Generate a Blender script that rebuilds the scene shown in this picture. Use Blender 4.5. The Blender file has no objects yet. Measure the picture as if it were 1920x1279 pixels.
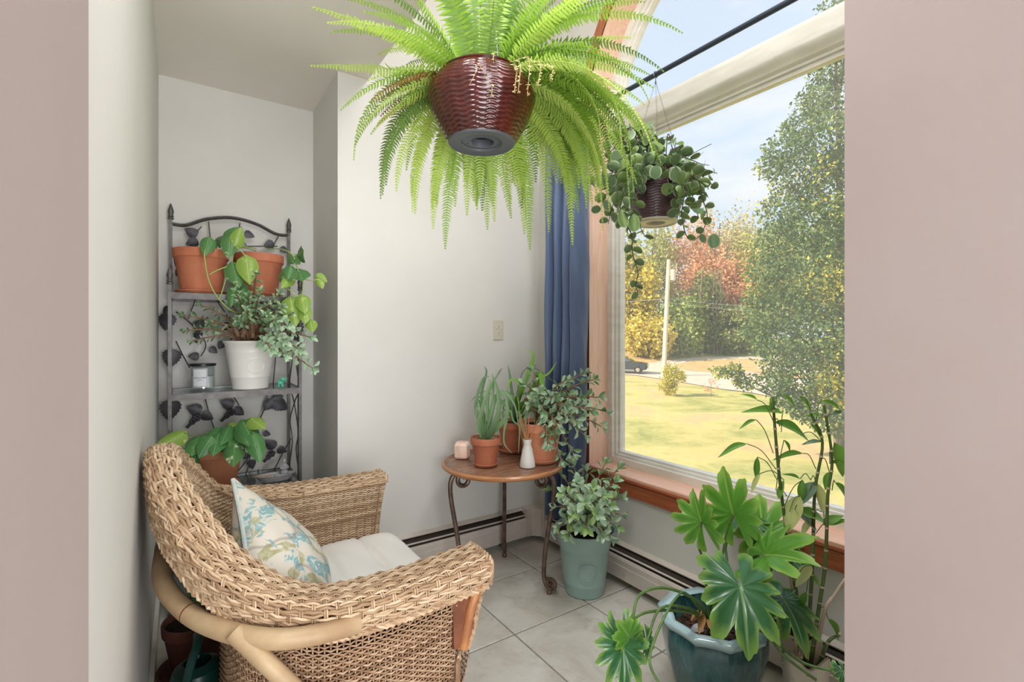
import bpy, math, random
import numpy as np
from mathutils import Vector, Matrix

rnd = random.Random(7)
C = bpy.context.scene.collection
PI = math.pi

# ------------------------------------------------------------------ camera, sky, sun, fill lamps, exposure
FPX, CU, HV, EYE = 918.0, 960.0, 630.0, 1.22
FWD = Vector((0.562, 0.827, 0)).normalized()
RGT = Vector((FWD.y, -FWD.x, 0))
cam_d = bpy.data.cameras.new('camera'); cam = bpy.data.objects.new('camera', cam_d); C.objects.link(cam)
cam_d.sensor_width = 36.0; cam_d.lens = FPX / 1920 * 36.0
cam_d.shift_y = -(639.5 - HV) / 1920.0
cam_d.clip_start = 0.02; cam_d.clip_end = 600
cam.location = (0, 0, EYE)
cam.rotation_euler = (PI / 2, 0, math.atan2(FWD.y, FWD.x) - PI / 2)
S = bpy.context.scene
S.camera = cam

W = bpy.data.worlds.new('sky'); S.world = W; W.use_nodes = True
nt = W.node_tree; nt.nodes.clear()
def wn(t): return nt.nodes.new(t)
wo = wn('ShaderNodeOutputWorld'); bg = wn('ShaderNodeBackground'); tc = wn('ShaderNodeTexCoord')
sx = wn('ShaderNodeSeparateXYZ'); cr = wn('ShaderNodeValToRGB'); nz = wn('ShaderNodeTexNoise'); mp = wn('ShaderNodeMapping')
cr2 = wn('ShaderNodeValToRGB'); mx = wn('ShaderNodeMix'); mx.data_type = 'RGBA'
L = nt.links.new
L(tc.outputs['Generated'], sx.inputs[0]); L(sx.outputs['Z'], cr.inputs[0])
cr.color_ramp.elements[0].position = 0.0; cr.color_ramp.elements[0].color = (0.72, 0.80, 0.88, 1)
cr.color_ramp.elements[1].position = 0.6; cr.color_ramp.elements[1].color = (0.56, 0.68, 0.86, 1)
e = cr.color_ramp.elements.new(0.25); e.color = (0.62, 0.74, 0.88, 1)
mp.inputs['Scale'].default_value = (1.3, 1.3, 5.0)
L(tc.outputs['Generated'], mp.inputs[0]); L(mp.outputs[0], nz.inputs['Vector'])
nz.inputs['Scale'].default_value = 1.9; nz.inputs['Detail'].default_value = 6; nz.inputs['Roughness'].default_value = 0.55
L(nz.outputs[0], cr2.inputs[0])
cr2.color_ramp.elements[0].position = 0.46; cr2.color_ramp.elements[0].color = (0, 0, 0, 1)
cr2.color_ramp.elements[1].position = 0.68; cr2.color_ramp.elements[1].color = (1, 1, 1, 1)
L(cr2.outputs[0], mx.inputs[0]); L(cr.outputs[0], mx.inputs[6]); mx.inputs[7].default_value = (0.84, 0.86, 0.88, 1)
L(mx.outputs[2], bg.inputs[0]); bg.inputs[1].default_value = 1.0; L(bg.outputs[0], wo.inputs[0])

def lamp(kind, name, loc, energy, color, size=None, look=None, size_y=None):
    d = bpy.data.lights.new(name, kind); d.energy = energy; d.color = color
    if kind == 'AREA':
        d.size = size
        if size_y: d.shape = 'RECTANGLE'; d.size_y = size_y
    o = bpy.data.objects.new(name, d); C.objects.link(o); o.location = loc
    if look is not None:
        o.rotation_euler = (Vector(look) - Vector(loc)).to_track_quat('-Z', 'Y').to_euler()
    return o
sun = lamp('SUN', 'sun', (-20, 10, 30), 6.5, (1.0, 0.86, 0.66), look=None)
sun.rotation_euler = Vector((0.80, -0.28, -0.56)).to_track_quat('-Z', 'Y').to_euler()
sun.data.angle = 0.02
CEIL_FILL = lamp('AREA', 'ceiling_fill', (1.3, 0.74, 3.44), 31, (0.97, 0.98, 1.0), 0.8, (0.55, 1.6, 0.6), 0.6)  # added fill lamp under the high ceiling, brightens walls and floor
LOW_FILL = lamp('AREA', 'low_ceiling_fill', (0.36, 0.66, 2.46), 18, (0.98, 0.98, 1.0), 0.5, (1.35, 1.75, 0.3), 0.5)  # added fill lamp on the low ceiling, aimed at the window side
HALL_FILL = lamp('AREA', 'hall_fill', (0.3, -1.1, 0.95), 62, (0.99, 0.98, 1.0), 1.5, (0.45, 2.0, 2.0), 1.5)  # added soft fill behind the camera, lights the room through the doorway
S.view_settings.view_transform = 'Standard'; S.view_settings.look = 'None'
S.view_settings.gamma = 1.0; S.view_settings.use_curve_mapping = False
S.view_settings.exposure = 0.35
S.cycles.max_bounces = 10; S.cycles.diffuse_bounces = 6; S.cycles.transparent_max_bounces = 12
S.cycles.sample_clamp_indirect = 4.0

# ------------------------------------------------------------------ helpers
def at(u, v, d=None, x=None, y=None, z=None):
    """the point seen at photo pixel (u, v) lying at depth d or on the plane x=, y= or z="""
    r = FWD + RGT * ((u - CU) / FPX) + Vector((0, 0, (HV - v) / FPX))
    if d is None:
        d = x / r.x if x is not None else y / r.y if y is not None else (z - EYE) / r.z
    return Vector((0, 0, EYE)) + r * d

def link(o, parent=None):
    C.objects.link(o)
    if parent is not None: o.parent = parent
    return o
def thing(name, label, cat, loc=(0, 0, 0), group=None):
    o = bpy.data.objects.new(name, None); o.location = loc; o.empty_display_size = 0.05; C.objects.link(o)
    o['label'] = label; o['category'] = cat
    if group: o['group'] = group
    return o
def tag(o, label, cat, group=None, kind=None):
    o['label'] = label; o['category'] = cat
    if group: o['group'] = group
    if kind: o['kind'] = kind
    return o
def origin(p):
    v = Vector((0, 0, 0))
    while p is not None: v += p.location; p = p.parent
    return v

class MB:
    def __init__(s): s.v = []; s.f = []
    def add(s, v, f):
        k = len(s.v); s.v.extend([tuple(p) for p in v]); s.f.extend([tuple(i + k for i in q) for q in f]); return s
    def box(s, c, size, rz=0, bev=0, M=None):
        hx, hy, hz = size[0] / 2, size[1] / 2, size[2] / 2
        if bev <= 0:
            v = [Vector((a * hx, b * hy, g * hz)) for a in (-1, 1) for b in (-1, 1) for g in (-1, 1)]
            f = [(0, 1, 3, 2), (4, 6, 7, 5), (0, 4, 5, 1), (2, 3, 7, 6), (0, 2, 6, 4), (1, 5, 7, 3)]
        else:
            v = []; idx = {}
            for a in (-1, 1):
                for b in (-1, 1):
                    for g in (-1, 1):
                        for ax in range(3):
                            p = [a * (hx - bev), b * (hy - bev), g * (hz - bev)]
                            p[ax] += (a, b, g)[ax] * bev
                            idx[(a, b, g, ax)] = len(v); v.append(Vector(p))
            f = []
            for ax in range(3):
                o1, o2 = [q for q in range(3) if q != ax]
                for sgn in (-1, 1):
                    q = []
                    for (m, n) in ((-1, -1), (1, -1), (1, 1), (-1, 1)):
                        k = [0, 0, 0]; k[ax] = sgn; k[o1] = m; k[o2] = n; q.append(idx[(*k, ax)])
                    f.append(tuple(q))
                for m in (-1, 1):
                    for n in (-1, 1):
                        k1 = [0, 0, 0]; k2 = [0, 0, 0]
                        k1[ax] = -1; k2[ax] = 1; k1[o1] = k2[o1] = m; k1[o2] = k2[o2] = n
                        f.append((idx[(*k1, o1)], idx[(*k2, o1)], idx[(*k2, o2)], idx[(*k1, o2)]))
            for a in (-1, 1):
                for b in (-1, 1):
                    for g in (-1, 1): f.append(tuple(idx[(a, b, g, q)] for q in range(3)))
        if M is None: M = Matrix.Translation(Vector(c)) @ Matrix.Rotation(rz, 4, 'Z')
        return s.add([M @ p for p in v], f)
    def bx(s, x0, x1, y0, y1, z0, z1, bev=0):
        return s.box(((x0 + x1) / 2, (y0 + y1) / 2, (z0 + z1) / 2), (abs(x1 - x0), abs(y1 - y0), abs(z1 - z0)), bev=bev)
    def tube(s, pts, r, n=6, cap=True, flat=1.0):
        pts = [Vector(p) for p in pts]; m = len(pts)
        if not hasattr(r, '__len__'): r = [r] * m
        rings = []; up = None
        for i, p in enumerate(pts):
            t = (pts[min(i + 1, m - 1)] - pts[max(i - 1, 0)]).normalized()
            if up is None:
                up = t.orthogonal().normalized() if abs(t.z) > 0.95 else (Vector((0, 0, 1)) - t * t.z).normalized()
            else:
                up = up - t * up.dot(t)
                up = up.normalized() if up.length > 1e-6 else t.orthogonal().normalized()
            sd = t.cross(up)
            rings.append([p + (up * math.cos(2 * PI * k / n) * flat + sd * math.sin(2 * PI * k / n)) * r[i] for k in range(n)])
        v = [q for rg in rings for q in rg]
        f = [(i * n + k, i * n + (k + 1) % n, (i + 1) * n + (k + 1) % n, (i + 1) * n + k) for i in range(m - 1) for k in range(n)]
        if cap: f += [tuple(range(n))[::-1], tuple((m - 1) * n + k for k in range(n))]
        return s.add(v, f)
    def lathe(s, prof, c=(0, 0, 0), n=32, sx=1, sy=1, rfun=None):
        """prof: list of (radius, z) ; radius 0 closes"""
        v = []; rows = []
        for (r, z) in prof:
            if r <= 1e-6: rows.append([len(v)]); v.append((c[0], c[1], c[2] + z))
            else:
                rows.append(list(range(len(v), len(v) + n)))
                for k in range(n):
                    a = 2 * PI * k / n; q = r * (rfun(a, z) if rfun else 1)
                    v.append((c[0] + q * sx * math.cos(a), c[1] + q * sy * math.sin(a), c[2] + z))
        f = []
        for a, b in zip(rows, rows[1:]):
            for k in range(n):
                k2 = (k + 1) % n
                if len(a) == 1 and len(b) == 1: continue
                if len(a) == 1: f.append((a[0], b[k2], b[k]))
                elif len(b) == 1: f.append((a[k], a[k2], b[0]))
                else: f.append((a[k], a[k2], b[k2], b[k]))
        return s.add(v, f)
    def grid(s, fn, nu, nv, wrap=False):
        v = [fn(i / nu, j / nv) for j in range(nv + 1) for i in range(nu + 1)]
        f = [(j * (nu + 1) + i, j * (nu + 1) + i + 1, (j + 1) * (nu + 1) + i + 1, (j + 1) * (nu + 1) + i) for j in range(nv) for i in range(nu)]
        return s.add(v, f)
    def prism(s, poly, z0, z1, axis='z', org=(0, 0, 0)):
        """extrude a 2-D outline; axis z: (x,y); axis x: (y,z) between x=z0..z1; axis y: (x,z)"""
        n = len(poly)
        def P(a, b, h):
            q = {'z': (a, b, h), 'x': (h, a, b), 'y': (a, h, b)}[axis]
            return (q[0] + org[0], q[1] + org[1], q[2] + org[2])
        v = [P(a, b, z0) for a, b in poly] + [P(a, b, z1) for a, b in poly]
        f = [tuple(range(n))[::-1], tuple(range(n, 2 * n))] + [(i, (i + 1) % n, n + (i + 1) % n, n + i) for i in range(n)]
        return s.add(v, f)
    def mesh(s, name, off=Vector((0, 0, 0)), smooth=True, ang=None):
        me = bpy.data.meshes.new(name)
        me.from_pydata([(a - off.x, b - off.y, c - off.z) for a, b, c in s.v], [], s.f)
        if smooth:
            me.polygons.foreach_set('use_smooth', [True] * len(me.polygons))
            if ang is not None:
                try: me.set_sharp_from_angle(angle=ang)
                except Exception: pass
        me.update(); return me
    def build(s, name, m, parent=None, smooth=True, ang=0.6):
        me = s.mesh(name, origin(parent), smooth, ang); me.materials.append(m)
        return link(bpy.data.objects.new(name, me), parent)
def struct(name, mb, m, smooth=False):
    o = mb.build(name, m, None, smooth); o['kind'] = 'structure'; return o

def spl(pts, n=8):
    pts = [Vector(p) for p in pts]
    if len(pts) < 3: return [pts[0].lerp(pts[-1], i / n) for i in range(n + 1)]
    q = [pts[0] * 2 - pts[1]] + pts + [pts[-1] * 2 - pts[-2]]; out = []
    for i in range(1, len(q) - 2):
        a, b, c, d = q[i - 1], q[i], q[i + 1], q[i + 2]
        for k in range(n):
            t = k / n
            out.append(0.5 * ((2 * b) + (c - a) * t + (2 * a - 5 * b + 4 * c - d) * t * t + (3 * b - a - 3 * c + d) * t ** 3))
    out.append(pts[-1]); return out

# ------------------------------------------------------------------ materials
def lin(c):
    c = [x / 255 for x in c]
    return tuple((x / 12.92 if x <= 0.04045 else ((x + 0.055) / 1.055) ** 2.4) for x in c) + (1,)
class NT:
    def __init__(s, name):
        s.m = bpy.data.materials.new(name); s.m.use_nodes = True; s.t = s.m.node_tree
        s.b = s.t.nodes['Principled BSDF']; s.o = s.t.nodes['Material Output']
    def n(s, t, **k):
        q = s.t.nodes.new(t)
        for a, b in k.items():
            if a.startswith('_'): setattr(q, a[1:], b)
            else: q.inputs[a.replace('__', ' ')].default_value = b
        return q
    def l(s, a, b): s.t.links.new(a, b)
    def mixc(s, fac, a, b, mode='MIX'):
        q = s.t.nodes.new('ShaderNodeMix'); q.data_type = 'RGBA'; q.blend_type = mode
        for i, x in ((0, fac), (6, a), (7, b)):
            if hasattr(x, 'is_linked') or hasattr(x, 'links'): s.l(x, q.inputs[i])
            else: q.inputs[i].default_value = x
        return q.outputs[2]
    def ramp(s, src, stops):
        q = s.t.nodes.new('ShaderNodeValToRGB'); s.l(src, q.inputs[0]); e = q.color_ramp.elements
        e[0].position = stops[0][0]; e[0].color = stops[0][1]; e[1].position = stops[-1][0]; e[1].color = stops[-1][1]
        for p, c in stops[1:-1]:
            k = e.new(p); k.color = c
        return q.outputs[0]
    def math(s, op, a, b=0.0, clamp=False):
        q = s.t.nodes.new('ShaderNodeMath'); q.operation = op; q.use_clamp = clamp
        for i, x in ((0, a), (1, b)):
            if hasattr(x, 'links'): s.l(x, q.inputs[i])
            else: q.inputs[i].default_value = x
        return q.outputs[0]
    def coord(s, kind='Object', scale=(1, 1, 1)):
        t = s.t.nodes.new('ShaderNodeTexCoord'); m = s.t.nodes.new('ShaderNodeMapping'); m.inputs['Scale'].default_value = scale
        s.l(t.outputs[kind], m.inputs[0]); return m.outputs[0]
    def noise(s, vec, scale, detail=4, rough=0.5, dist=0):
        q = s.t.nodes.new('ShaderNodeTexNoise'); s.l(vec, q.inputs['Vector'])
        q.inputs['Scale'].default_value = scale; q.inputs['Detail'].default_value = detail; q.inputs['Roughness'].default_value = rough
        q.inputs['Distortion'].default_value = dist
        return q.outputs[0]
    def bump(s, h, strength=0.2, dist=0.01):
        q = s.t.nodes.new('ShaderNodeBump'); q.inputs['Strength'].default_value = strength; q.inputs['Distance'].default_value = dist
        s.l(h, q.inputs['Height']); s.l(q.outputs[0], s.b.inputs['Normal'])
    def color(s, c):
        if hasattr(c, 'links'): s.l(c, s.b.inputs['Base Color'])
        else: s.b.inputs['Base Color'].default_value = c
    def rough(s, v): s.b.inputs['Roughness'].default_value = v
def mat(name, c, rough=0.6, metal=0.0, c2=None, ns=20, stretch=(1, 1, 1), lo=0.35, hi=0.65, bump=0, bs=60, bd=0.002, coat=0, spec=None):
    k = NT(name); k.rough(rough); k.b.inputs['Metallic'].default_value = metal
    c = lin(c)
    if c2 is not None:
        co = k.coord('Object', stretch); k.color(k.ramp(k.noise(co, ns, 5, 0.55), [(lo, c), (hi, lin(c2))]))
    else: k.color(c)
    if bump: k.bump(k.noise(k.coord('Object', stretch), bs, 3), bump, bd)
    if coat: k.b.inputs['Coat Weight'].default_value = coat; k.b.inputs['Coat Roughness'].default_value = 0.08
    if spec is not None: k.b.inputs['Specular IOR Level'].default_value = spec
    return k.m
def leafmat(name, c1, c2, rim=None, rough=0.45, trans=0.25, vein=None, rand=0.5, patch=None, tip=None):
    """leaf blades lie in their own x/y plane: y from stalk (0) to tip (1), x across"""
    k = NT(name); k.rough(rough)
    co = k.coord('Object'); oi = k.n('ShaderNodeObjectInfo')
    nzv = k.noise(co, 3.0, 3)
    f = k.math('ADD', k.math('MULTIPLY', nzv, 0.5), k.math('MULTIPLY', oi.outputs['Random'], rand), True)
    col = k.mixc(f, lin(c1), lin(c2))
    sp = k.n('ShaderNodeSeparateXYZ'); k.l(co, sp.inputs[0]); ax = k.math('ABSOLUTE', sp.outputs['X'])
    if patch:
        va = k.n('ShaderNodeVectorMath', _operation='ADD'); k.l(co, va.inputs[0]); k.l(oi.outputs['Random'], va.inputs[1])
        pm = k.ramp(k.noise(va.outputs[0], patch[1], 5, 0.65), [(patch[2], (0, 0, 0, 1)), (patch[2] + 0.06, (1, 1, 1, 1))])
        col = k.mixc(pm, col, lin(patch[0]))
    if vein:
        # midrib plus slanting side veins
        w = k.math('SINE', k.math('MULTIPLY', k.math('SUBTRACT', sp.outputs['Y'], k.math('MULTIPLY', ax, 0.9)), vein[1]))
        sv = k.ramp(w, [(0.93, (0, 0, 0, 1)), (0.99, (1, 1, 1, 1))])
        mr = k.ramp(ax, [(0.006, (1, 1, 1, 1)), (0.02, (0, 0, 0, 1))])
        vm = k.math('MAXIMUM', k.math('MULTIPLY', sv, vein[2]), mr)
        col = k.mixc(vm, col, lin(vein[0]))
        k.bump(k.math('SUBTRACT', 0.0, vm), 0.25, 0.02)
    if rim:
        at_ = k.n('ShaderNodeAttribute', _attribute_name='rim'); 
        col = k.mixc(k.ramp(at_.outputs['Fac'], [(0.72, (0, 0, 0, 1)), (0.95, (1, 1, 1, 1))]), col, lin(rim))
    if tip:
        col = k.mixc(k.ramp(sp.outputs['Y'], [(0.78, (0, 0, 0, 1)), (1.0, (1, 1, 1, 1))]), col, lin(tip))
    k.color(col)
    if trans > 0:
        tr = k.n('ShaderNodeBsdfTranslucent'); k.l(col, tr.inputs[0])
        ms = k.n('ShaderNodeMixShader'); ms.inputs[0].default_value = trans
        k.l(k.b.outputs[0], ms.inputs[1]); k.l(tr.outputs[0], ms.inputs[2]); k.l(ms.outputs[0], k.o.inputs[0])
    return k.m
def islandmat(name, cols, trans=0.3, rough=0.6):
    k = NT(name); k.rough(rough)
    g = k.n('ShaderNodeNewGeometry')
    co = k.coord('Object'); f = k.math('ADD', k.math('MULTIPLY', g.outputs['Random Per Island'], 0.45), k.math('MULTIPLY', k.noise(co, 0.45, 3), 0.55))
    n = len(cols)
    col = k.ramp(f, [(0.25 + 0.5 * i / (n - 1), lin(c)) for i, c in enumerate(cols)])
    k.color(col)
    tr = k.n('ShaderNodeBsdfTranslucent'); k.l(col, tr.inputs[0])
    ms = k.n('ShaderNodeMixShader'); ms.inputs[0].default_value = trans
    k.l(k.b.outputs[0], ms.inputs[1]); k.l(tr.outputs[0], ms.inputs[2]); k.l(ms.outputs[0], k.o.inputs[0])
    return k.m

M = {}
M['wall'] = mat('white_paint', (213, 212, 207), 0.75, c2=(209, 208, 203), ns=3, bump=0.05, bs=220)
M['pinkwall'] = mat('taupe_paint', (160, 147, 143), 0.8, c2=(156, 142, 137), ns=2.5, bump=0.05, bs=200)
M['ceil'] = mat('ceiling_paint', (232, 227, 219), 0.85, c2=(228, 223, 214), ns=2)
M['grout'] = mat('grout', (140, 137, 130), 0.9, c2=(118, 115, 110), ns=30)
M['white_trim'] = mat('white_trim', (214, 211, 203), 0.5, c2=(202, 198, 190), ns=12)
M['vinyl'] = mat('window_vinyl', (228, 226, 218), 0.5, c2=(214, 211, 202), ns=6, stretch=(1, 1, 4))
M['heater'] = mat('heater_enamel', (205, 196, 186), 0.45, c2=(192, 183, 174), ns=9, stretch=(1, 1, 1))
M['black'] = mat('dark_slot', (22, 20, 18), 0.8)
M['black2'] = mat('heater_fin_dark', (52, 44, 36), 0.8)
M['plate'] = mat('almond_plastic', (202, 198, 178), 0.4)
M['plate2'] = mat('almond_plastic_light', (214, 210, 192), 0.4)
def tilemat():
    k = NT('stone_tile'); k.rough(0.45)
    t = k.n('ShaderNodeTexCoord'); oi = k.n('ShaderNodeObjectInfo')
    g = k.n('ShaderNodeNewGeometry'); va = k.n('ShaderNodeVectorMath', _operation='ADD')
    k.l(g.outputs['Position'], va.inputs[0]); k.l(oi.outputs['Random'], va.inputs[1])
    a = k.noise(va.outputs[0], 4.5, 8, 0.62, 0.6); b = k.noise(va.outputs[0], 14, 8, 0.7, 0.8)
    c1 = k.ramp(a, [(0.3, lin((176, 170, 158))), (0.5, lin((196, 192, 182))), (0.7, lin((208, 205, 198)))])
    st = k.ramp(b, [(0.54, (0, 0, 0, 1)), (0.72, (1, 1, 1, 1))])
    k.color(k.mixc(k.math('MULTIPLY', st, 0.5), c1, lin((146, 139, 126)))); k.bump(b, 0.10, 0.003)
    return k.m
M['tile'] = tilemat()
def woodmat(name, a, b, c, stretch, scale=6, rough=0.45, rings=1.5):
    k = NT(name); k.rough(rough)
    co = k.coord('Object', stretch); n1 = k.noise(co, scale, 6, 0.6, rings)
    col = k.ramp(n1, [(0.3, lin(a)), (0.52, lin(b)), (0.72, lin(c))]); k.color(col); k.bump(n1, 0.12, 0.002)
    return k.m
M['cedar_v'] = woodmat('cedar_upright', (216, 172, 148), (226, 188, 166), (232, 200, 180), (8, 8, 0.7))
M['cedar_h'] = woodmat('cedar_level', (212, 162, 136), (222, 178, 154), (228, 192, 170), (8, 0.7, 8))
M['casing'] = woodmat('stained_casing', (146, 76, 44), (166, 92, 58), (178, 108, 72), (8, 0.6, 8), 7)
M['casing_v'] = woodmat('stained_casing_upright', (150, 84, 50), (172, 104, 68), (186, 120, 82), (8, 8, 0.7), 7)
M['tabletop'] = woodmat('walnut_veneer', (108, 74, 54), (136, 100, 78), (158, 122, 98), (0.9, 7, 1), 5, 0.22)
M['tableedge'] = woodmat('table_edge', (150, 98, 60), (176, 122, 80), (190, 140, 98), (1, 1, 6), 5, 0.3)
M['iron'] = mat('bronzed_iron', (118, 98, 86), 0.4, 0.55, c2=(86, 70, 60), ns=30)
M['rackiron'] = mat('grey_iron', (106, 104, 102), 0.45, 0.5, c2=(84, 82, 81), ns=40)
M['rackleaf'] = mat('dark_metal_leaf', (88, 87, 92), 0.5, 0.4, c2=(58, 57, 61), ns=60)
M['steel'] = mat('steel_chain', (120, 124, 128), 0.35, 0.9)
M['rod'] = mat('navy_rod', (52, 62, 78), 0.4, 0.3)
M['terra'] = mat('terracotta', (198, 124, 90), 0.75, c2=(178, 104, 74), ns=9, bump=0.1, bs=90)
M['terra2'] = mat('terracotta_brown', (184, 112, 82), 0.7, c2=(164, 96, 68), ns=8, bump=0.1, bs=90)
M['terra3'] = mat('terracotta_pale', (216, 148, 112), 0.8, c2=(198, 126, 92), ns=7, bump=0.1, bs=90)
M['terradark'] = mat('terracotta_old', (126, 74, 60), 0.8, c2=(92, 54, 46), ns=8, bump=0.2, bs=60)
M['soil'] = mat('potting_soil', (52, 38, 30), 0.95, c2=(28, 20, 16), ns=60, bump=0.8, bs=120, bd=0.01)
M['bark'] = mat('bark_soil', (84, 58, 44), 0.95, c2=(40, 28, 22), ns=45, bump=0.8, bs=90, bd=0.01)
M['pebble'] = mat('pebble', (176, 150, 126), 0.6, c2=(120, 96, 76), ns=25)
M['whitepot'] = mat('white_enamel', (236, 235, 230), 0.35, coat=0.2)
M['sage'] = mat('sage_enamel', (150, 178, 170), 0.38, c2=(142, 170, 162), ns=5, coat=0.15)
M['white_ceramic'] = mat('white_ceramic', (214, 212, 206), 0.45)
M['creampot'] = mat('cream_ceramic', (214, 208, 194), 0.4, c2=(200, 194, 180), ns=14)
M['cork'] = mat('reed', (196, 138, 96), 0.7)
M['salt'] = mat('salt_crystal', (244, 222, 208), 0.5, c2=(232, 190, 168), ns=14)
M['salt'].node_tree.nodes['Principled BSDF'].inputs['Subsurface Weight'].default_value = 0.4
M['salt'].node_tree.nodes['Principled BSDF'].inputs['Subsurface Radius'].default_value = (0.05, 0.03, 0.02)
def tealmat():
    k = NT('teal_glaze'); k.rough(0.14); k.b.inputs['Coat Weight'].default_value = 0.4
    co = k.coord('Object', (1, 1, 0.6)); a = k.noise(co, 9, 6, 0.65, 0.8)
    k.color(k.ramp(a, [(0.35, lin((20, 62, 66))), (0.52, lin((42, 92, 94))), (0.68, lin((104, 138, 142))), (0.8, lin((92, 74, 66)))]))
    return k.m
M['teal'] = tealmat()
M['tealrim'] = mat('pale_teal_glaze', (150, 182, 188), 0.18, c2=(176, 200, 204), ns=9, coat=0.4)
def burgundy(name, a, b, rough):
    k = NT(name); k.rough(rough); co = k.coord('Object')
    k.color(k.ramp(k.noise(co, 30, 3), [(0.35, lin(a)), (0.7, lin(b))])); k.b.inputs['Coat Weight'].default_value = 0.5
    k.b.inputs['Coat Roughness'].default_value = 0.12
    return k.m
M['burg'] = burgundy('oxblood_basket_gloss', (56, 11, 9), (78, 20, 15), 0.25)
M['plum'] = burgundy('plum_basket_gloss', (66, 44, 52), (84, 58, 66), 0.4)
M['greyplastic'] = mat('grey_plastic', (78, 82, 88), 0.4)
M['palering'] = mat('pale_plastic_ring', (196, 190, 172), 0.4)
M['stem_green'] = mat('green_stem', (96, 128, 64), 0.55, c2=(74, 104, 52), ns=40)
M['stem_lime'] = mat('lime_stem', (150, 176, 96), 0.55)
M['stem_brown'] = mat('woody_stem', (150, 118, 92), 0.8, c2=(118, 88, 66), ns=40, bump=0.3, bs=80)
M['stem_dark'] = mat('dark_stem', (84, 74, 58), 0.7, c2=(68, 78, 50), ns=20)
M['cane'] = mat('bamboo_cane', (66, 92, 46), 0.4, c2=(96, 116, 60), ns=14)
M['canenode'] = mat('pale_node', (188, 170, 148), 0.7)
M['fern1'] = leafmat('fern_green', (138, 180, 62), (172, 204, 92), trans=0.25, rand=0.7)
M['fern2'] = leafmat('fern_lime', (176, 206, 84), (200, 224, 118), trans=0.3, rand=0.7)
M['fern3'] = leafmat('fern_deep', (98, 136, 62), (130, 162, 82), trans=0.25, rand=0.7)
M['ferndry'] = mat('dry_fern', (150, 100, 56), 0.8, c2=(190, 150, 96), ns=30)
M['fernpale'] = mat('pale_dry_tassel', (206, 190, 136), 0.8)
M['hoya'] = leafmat('hoya_leaf', (88, 122, 84), (128, 154, 112), rim=(184, 200, 160), trans=0.15, rand=0.6, rough=0.42)
M['hoya2'] = leafmat('hoya_leaf_light', (112, 146, 82), (136, 164, 98), rim=(176, 194, 140), trans=0.25, rand=0.6)
M['jade'] = leafmat('jade_leaf', (128, 162, 130), (176, 200, 172), rim=(172, 194, 144), trans=0.0, rand=0.6, rough=0.38)
M['jade2'] = leafmat('jade_leaf_bright', (124, 160, 90), (150, 182, 112), rim=(176, 196, 130), trans=0.05, rand=0.6, rough=0.38)
M['jaded'] = leafmat('jade_leaf_deep', (82, 118, 78), (120, 152, 110), rim=(142, 166, 114), trans=0.0, rand=0.7, rough=0.36)
M['pothos'] = leafmat('pothos_leaf', (76, 122, 68), (98, 142, 84), trans=0.15, patch=((206, 218, 176), 3.2, 0.58), vein=((110, 150, 92), 26, 0.25), rand=0.5, rough=0.35)
M['pothos2'] = leafmat('pothos_leaf_plain', (70, 124, 70), (96, 146, 84), trans=0.2, patch=((178, 200, 120), 2.4, 0.66), vein=((120, 160, 100), 26, 0.25), rand=0.5, rough=0.35)
M['pothos3'] = leafmat('pothos_leaf_lime', (136, 174, 74), (160, 192, 92), trans=0.3, patch=((214, 220, 140), 2.4, 0.6), vein=((190, 206, 130), 26, 0.2), rand=0.4, rough=0.35)
M['philo'] = leafmat('philodendron_leaf', (44, 92, 56), (66, 118, 68), rim=(120, 160, 76), trans=0.2, rand=0.4, rough=0.25, vein=((128, 168, 118), 1, 0.0))
M['philo2'] = leafmat('philodendron_leaf_bright', (92, 156, 54), (112, 172, 66), rim=(146, 190, 84), trans=0.4, rand=0.4, rough=0.3, vein=((160, 200, 100), 1, 0.0))
M['strap'] = leafmat('strap_leaf', (92, 132, 84), (136, 166, 124), trans=0.15, rand=0.8, rough=0.4)
M['strap2'] = leafmat('strap_leaf_bright', (118, 172, 64), (146, 190, 86), trans=0.35, rand=0.6, rough=0.4)
M['bamleaf'] = leafmat('bamboo_leaf', (92, 146, 58), (122, 172, 74), trans=0.35, rand=0.8, rough=0.4)
M['bamleafp'] = leafmat('bamboo_leaf_pale', (190, 206, 120), (214, 216, 156), trans=0.35, rand=0.8, rough=0.4, tip=(222, 206, 168))
M['bamleafg'] = leafmat('bamboo_leaf_grey', (92, 118, 96), (120, 146, 118), trans=0.15, rand=0.8, rough=0.35)
def wick(name, a, b, c):
    k = NT(name); k.rough(0.55); g = k.n('ShaderNodeNewGeometry')
    f = k.math('ADD', k.math('MULTIPLY', g.outputs['Random Per Island'], 0.5), k.math('MULTIPLY', k.noise(k.coord('Object'), 22, 4, 0.6), 0.5))
    k.color(k.ramp(f, [(0.25, lin(a)), (0.5, lin(b)), (0.75, lin(c))])); return k.m
M['wicker'] = wick('wicker_cane', (150, 120, 90), (184, 156, 124), (210, 186, 156))
M['wicker2'] = wick('wicker_cane_brown', (132, 100, 74), (162, 130, 100), (186, 158, 128))
M['shade_core'] = mat('wicker_shadow_core', (112, 80, 54), 0.9, c2=(90, 62, 42), ns=40)  # dark tone painted for the shade between the woven strands
M['rattan'] = mat('rattan_pole', (184, 160, 124), 0.5, c2=(154, 124, 92), ns=7, stretch=(1, 1, 1))
M['rattan2'] = mat('rattan_pole_brown', (176, 120, 74), 0.5, c2=(150, 96, 58), ns=16)
M['leather'] = mat('brown_wrap', (132, 80, 52), 0.5, c2=(104, 60, 40), ns=20)
M['cushion'] = mat('white_canvas', (242, 240, 237), 0.9, c2=(238, 236, 232), ns=8, bump=0.15, bs=500)
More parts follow.
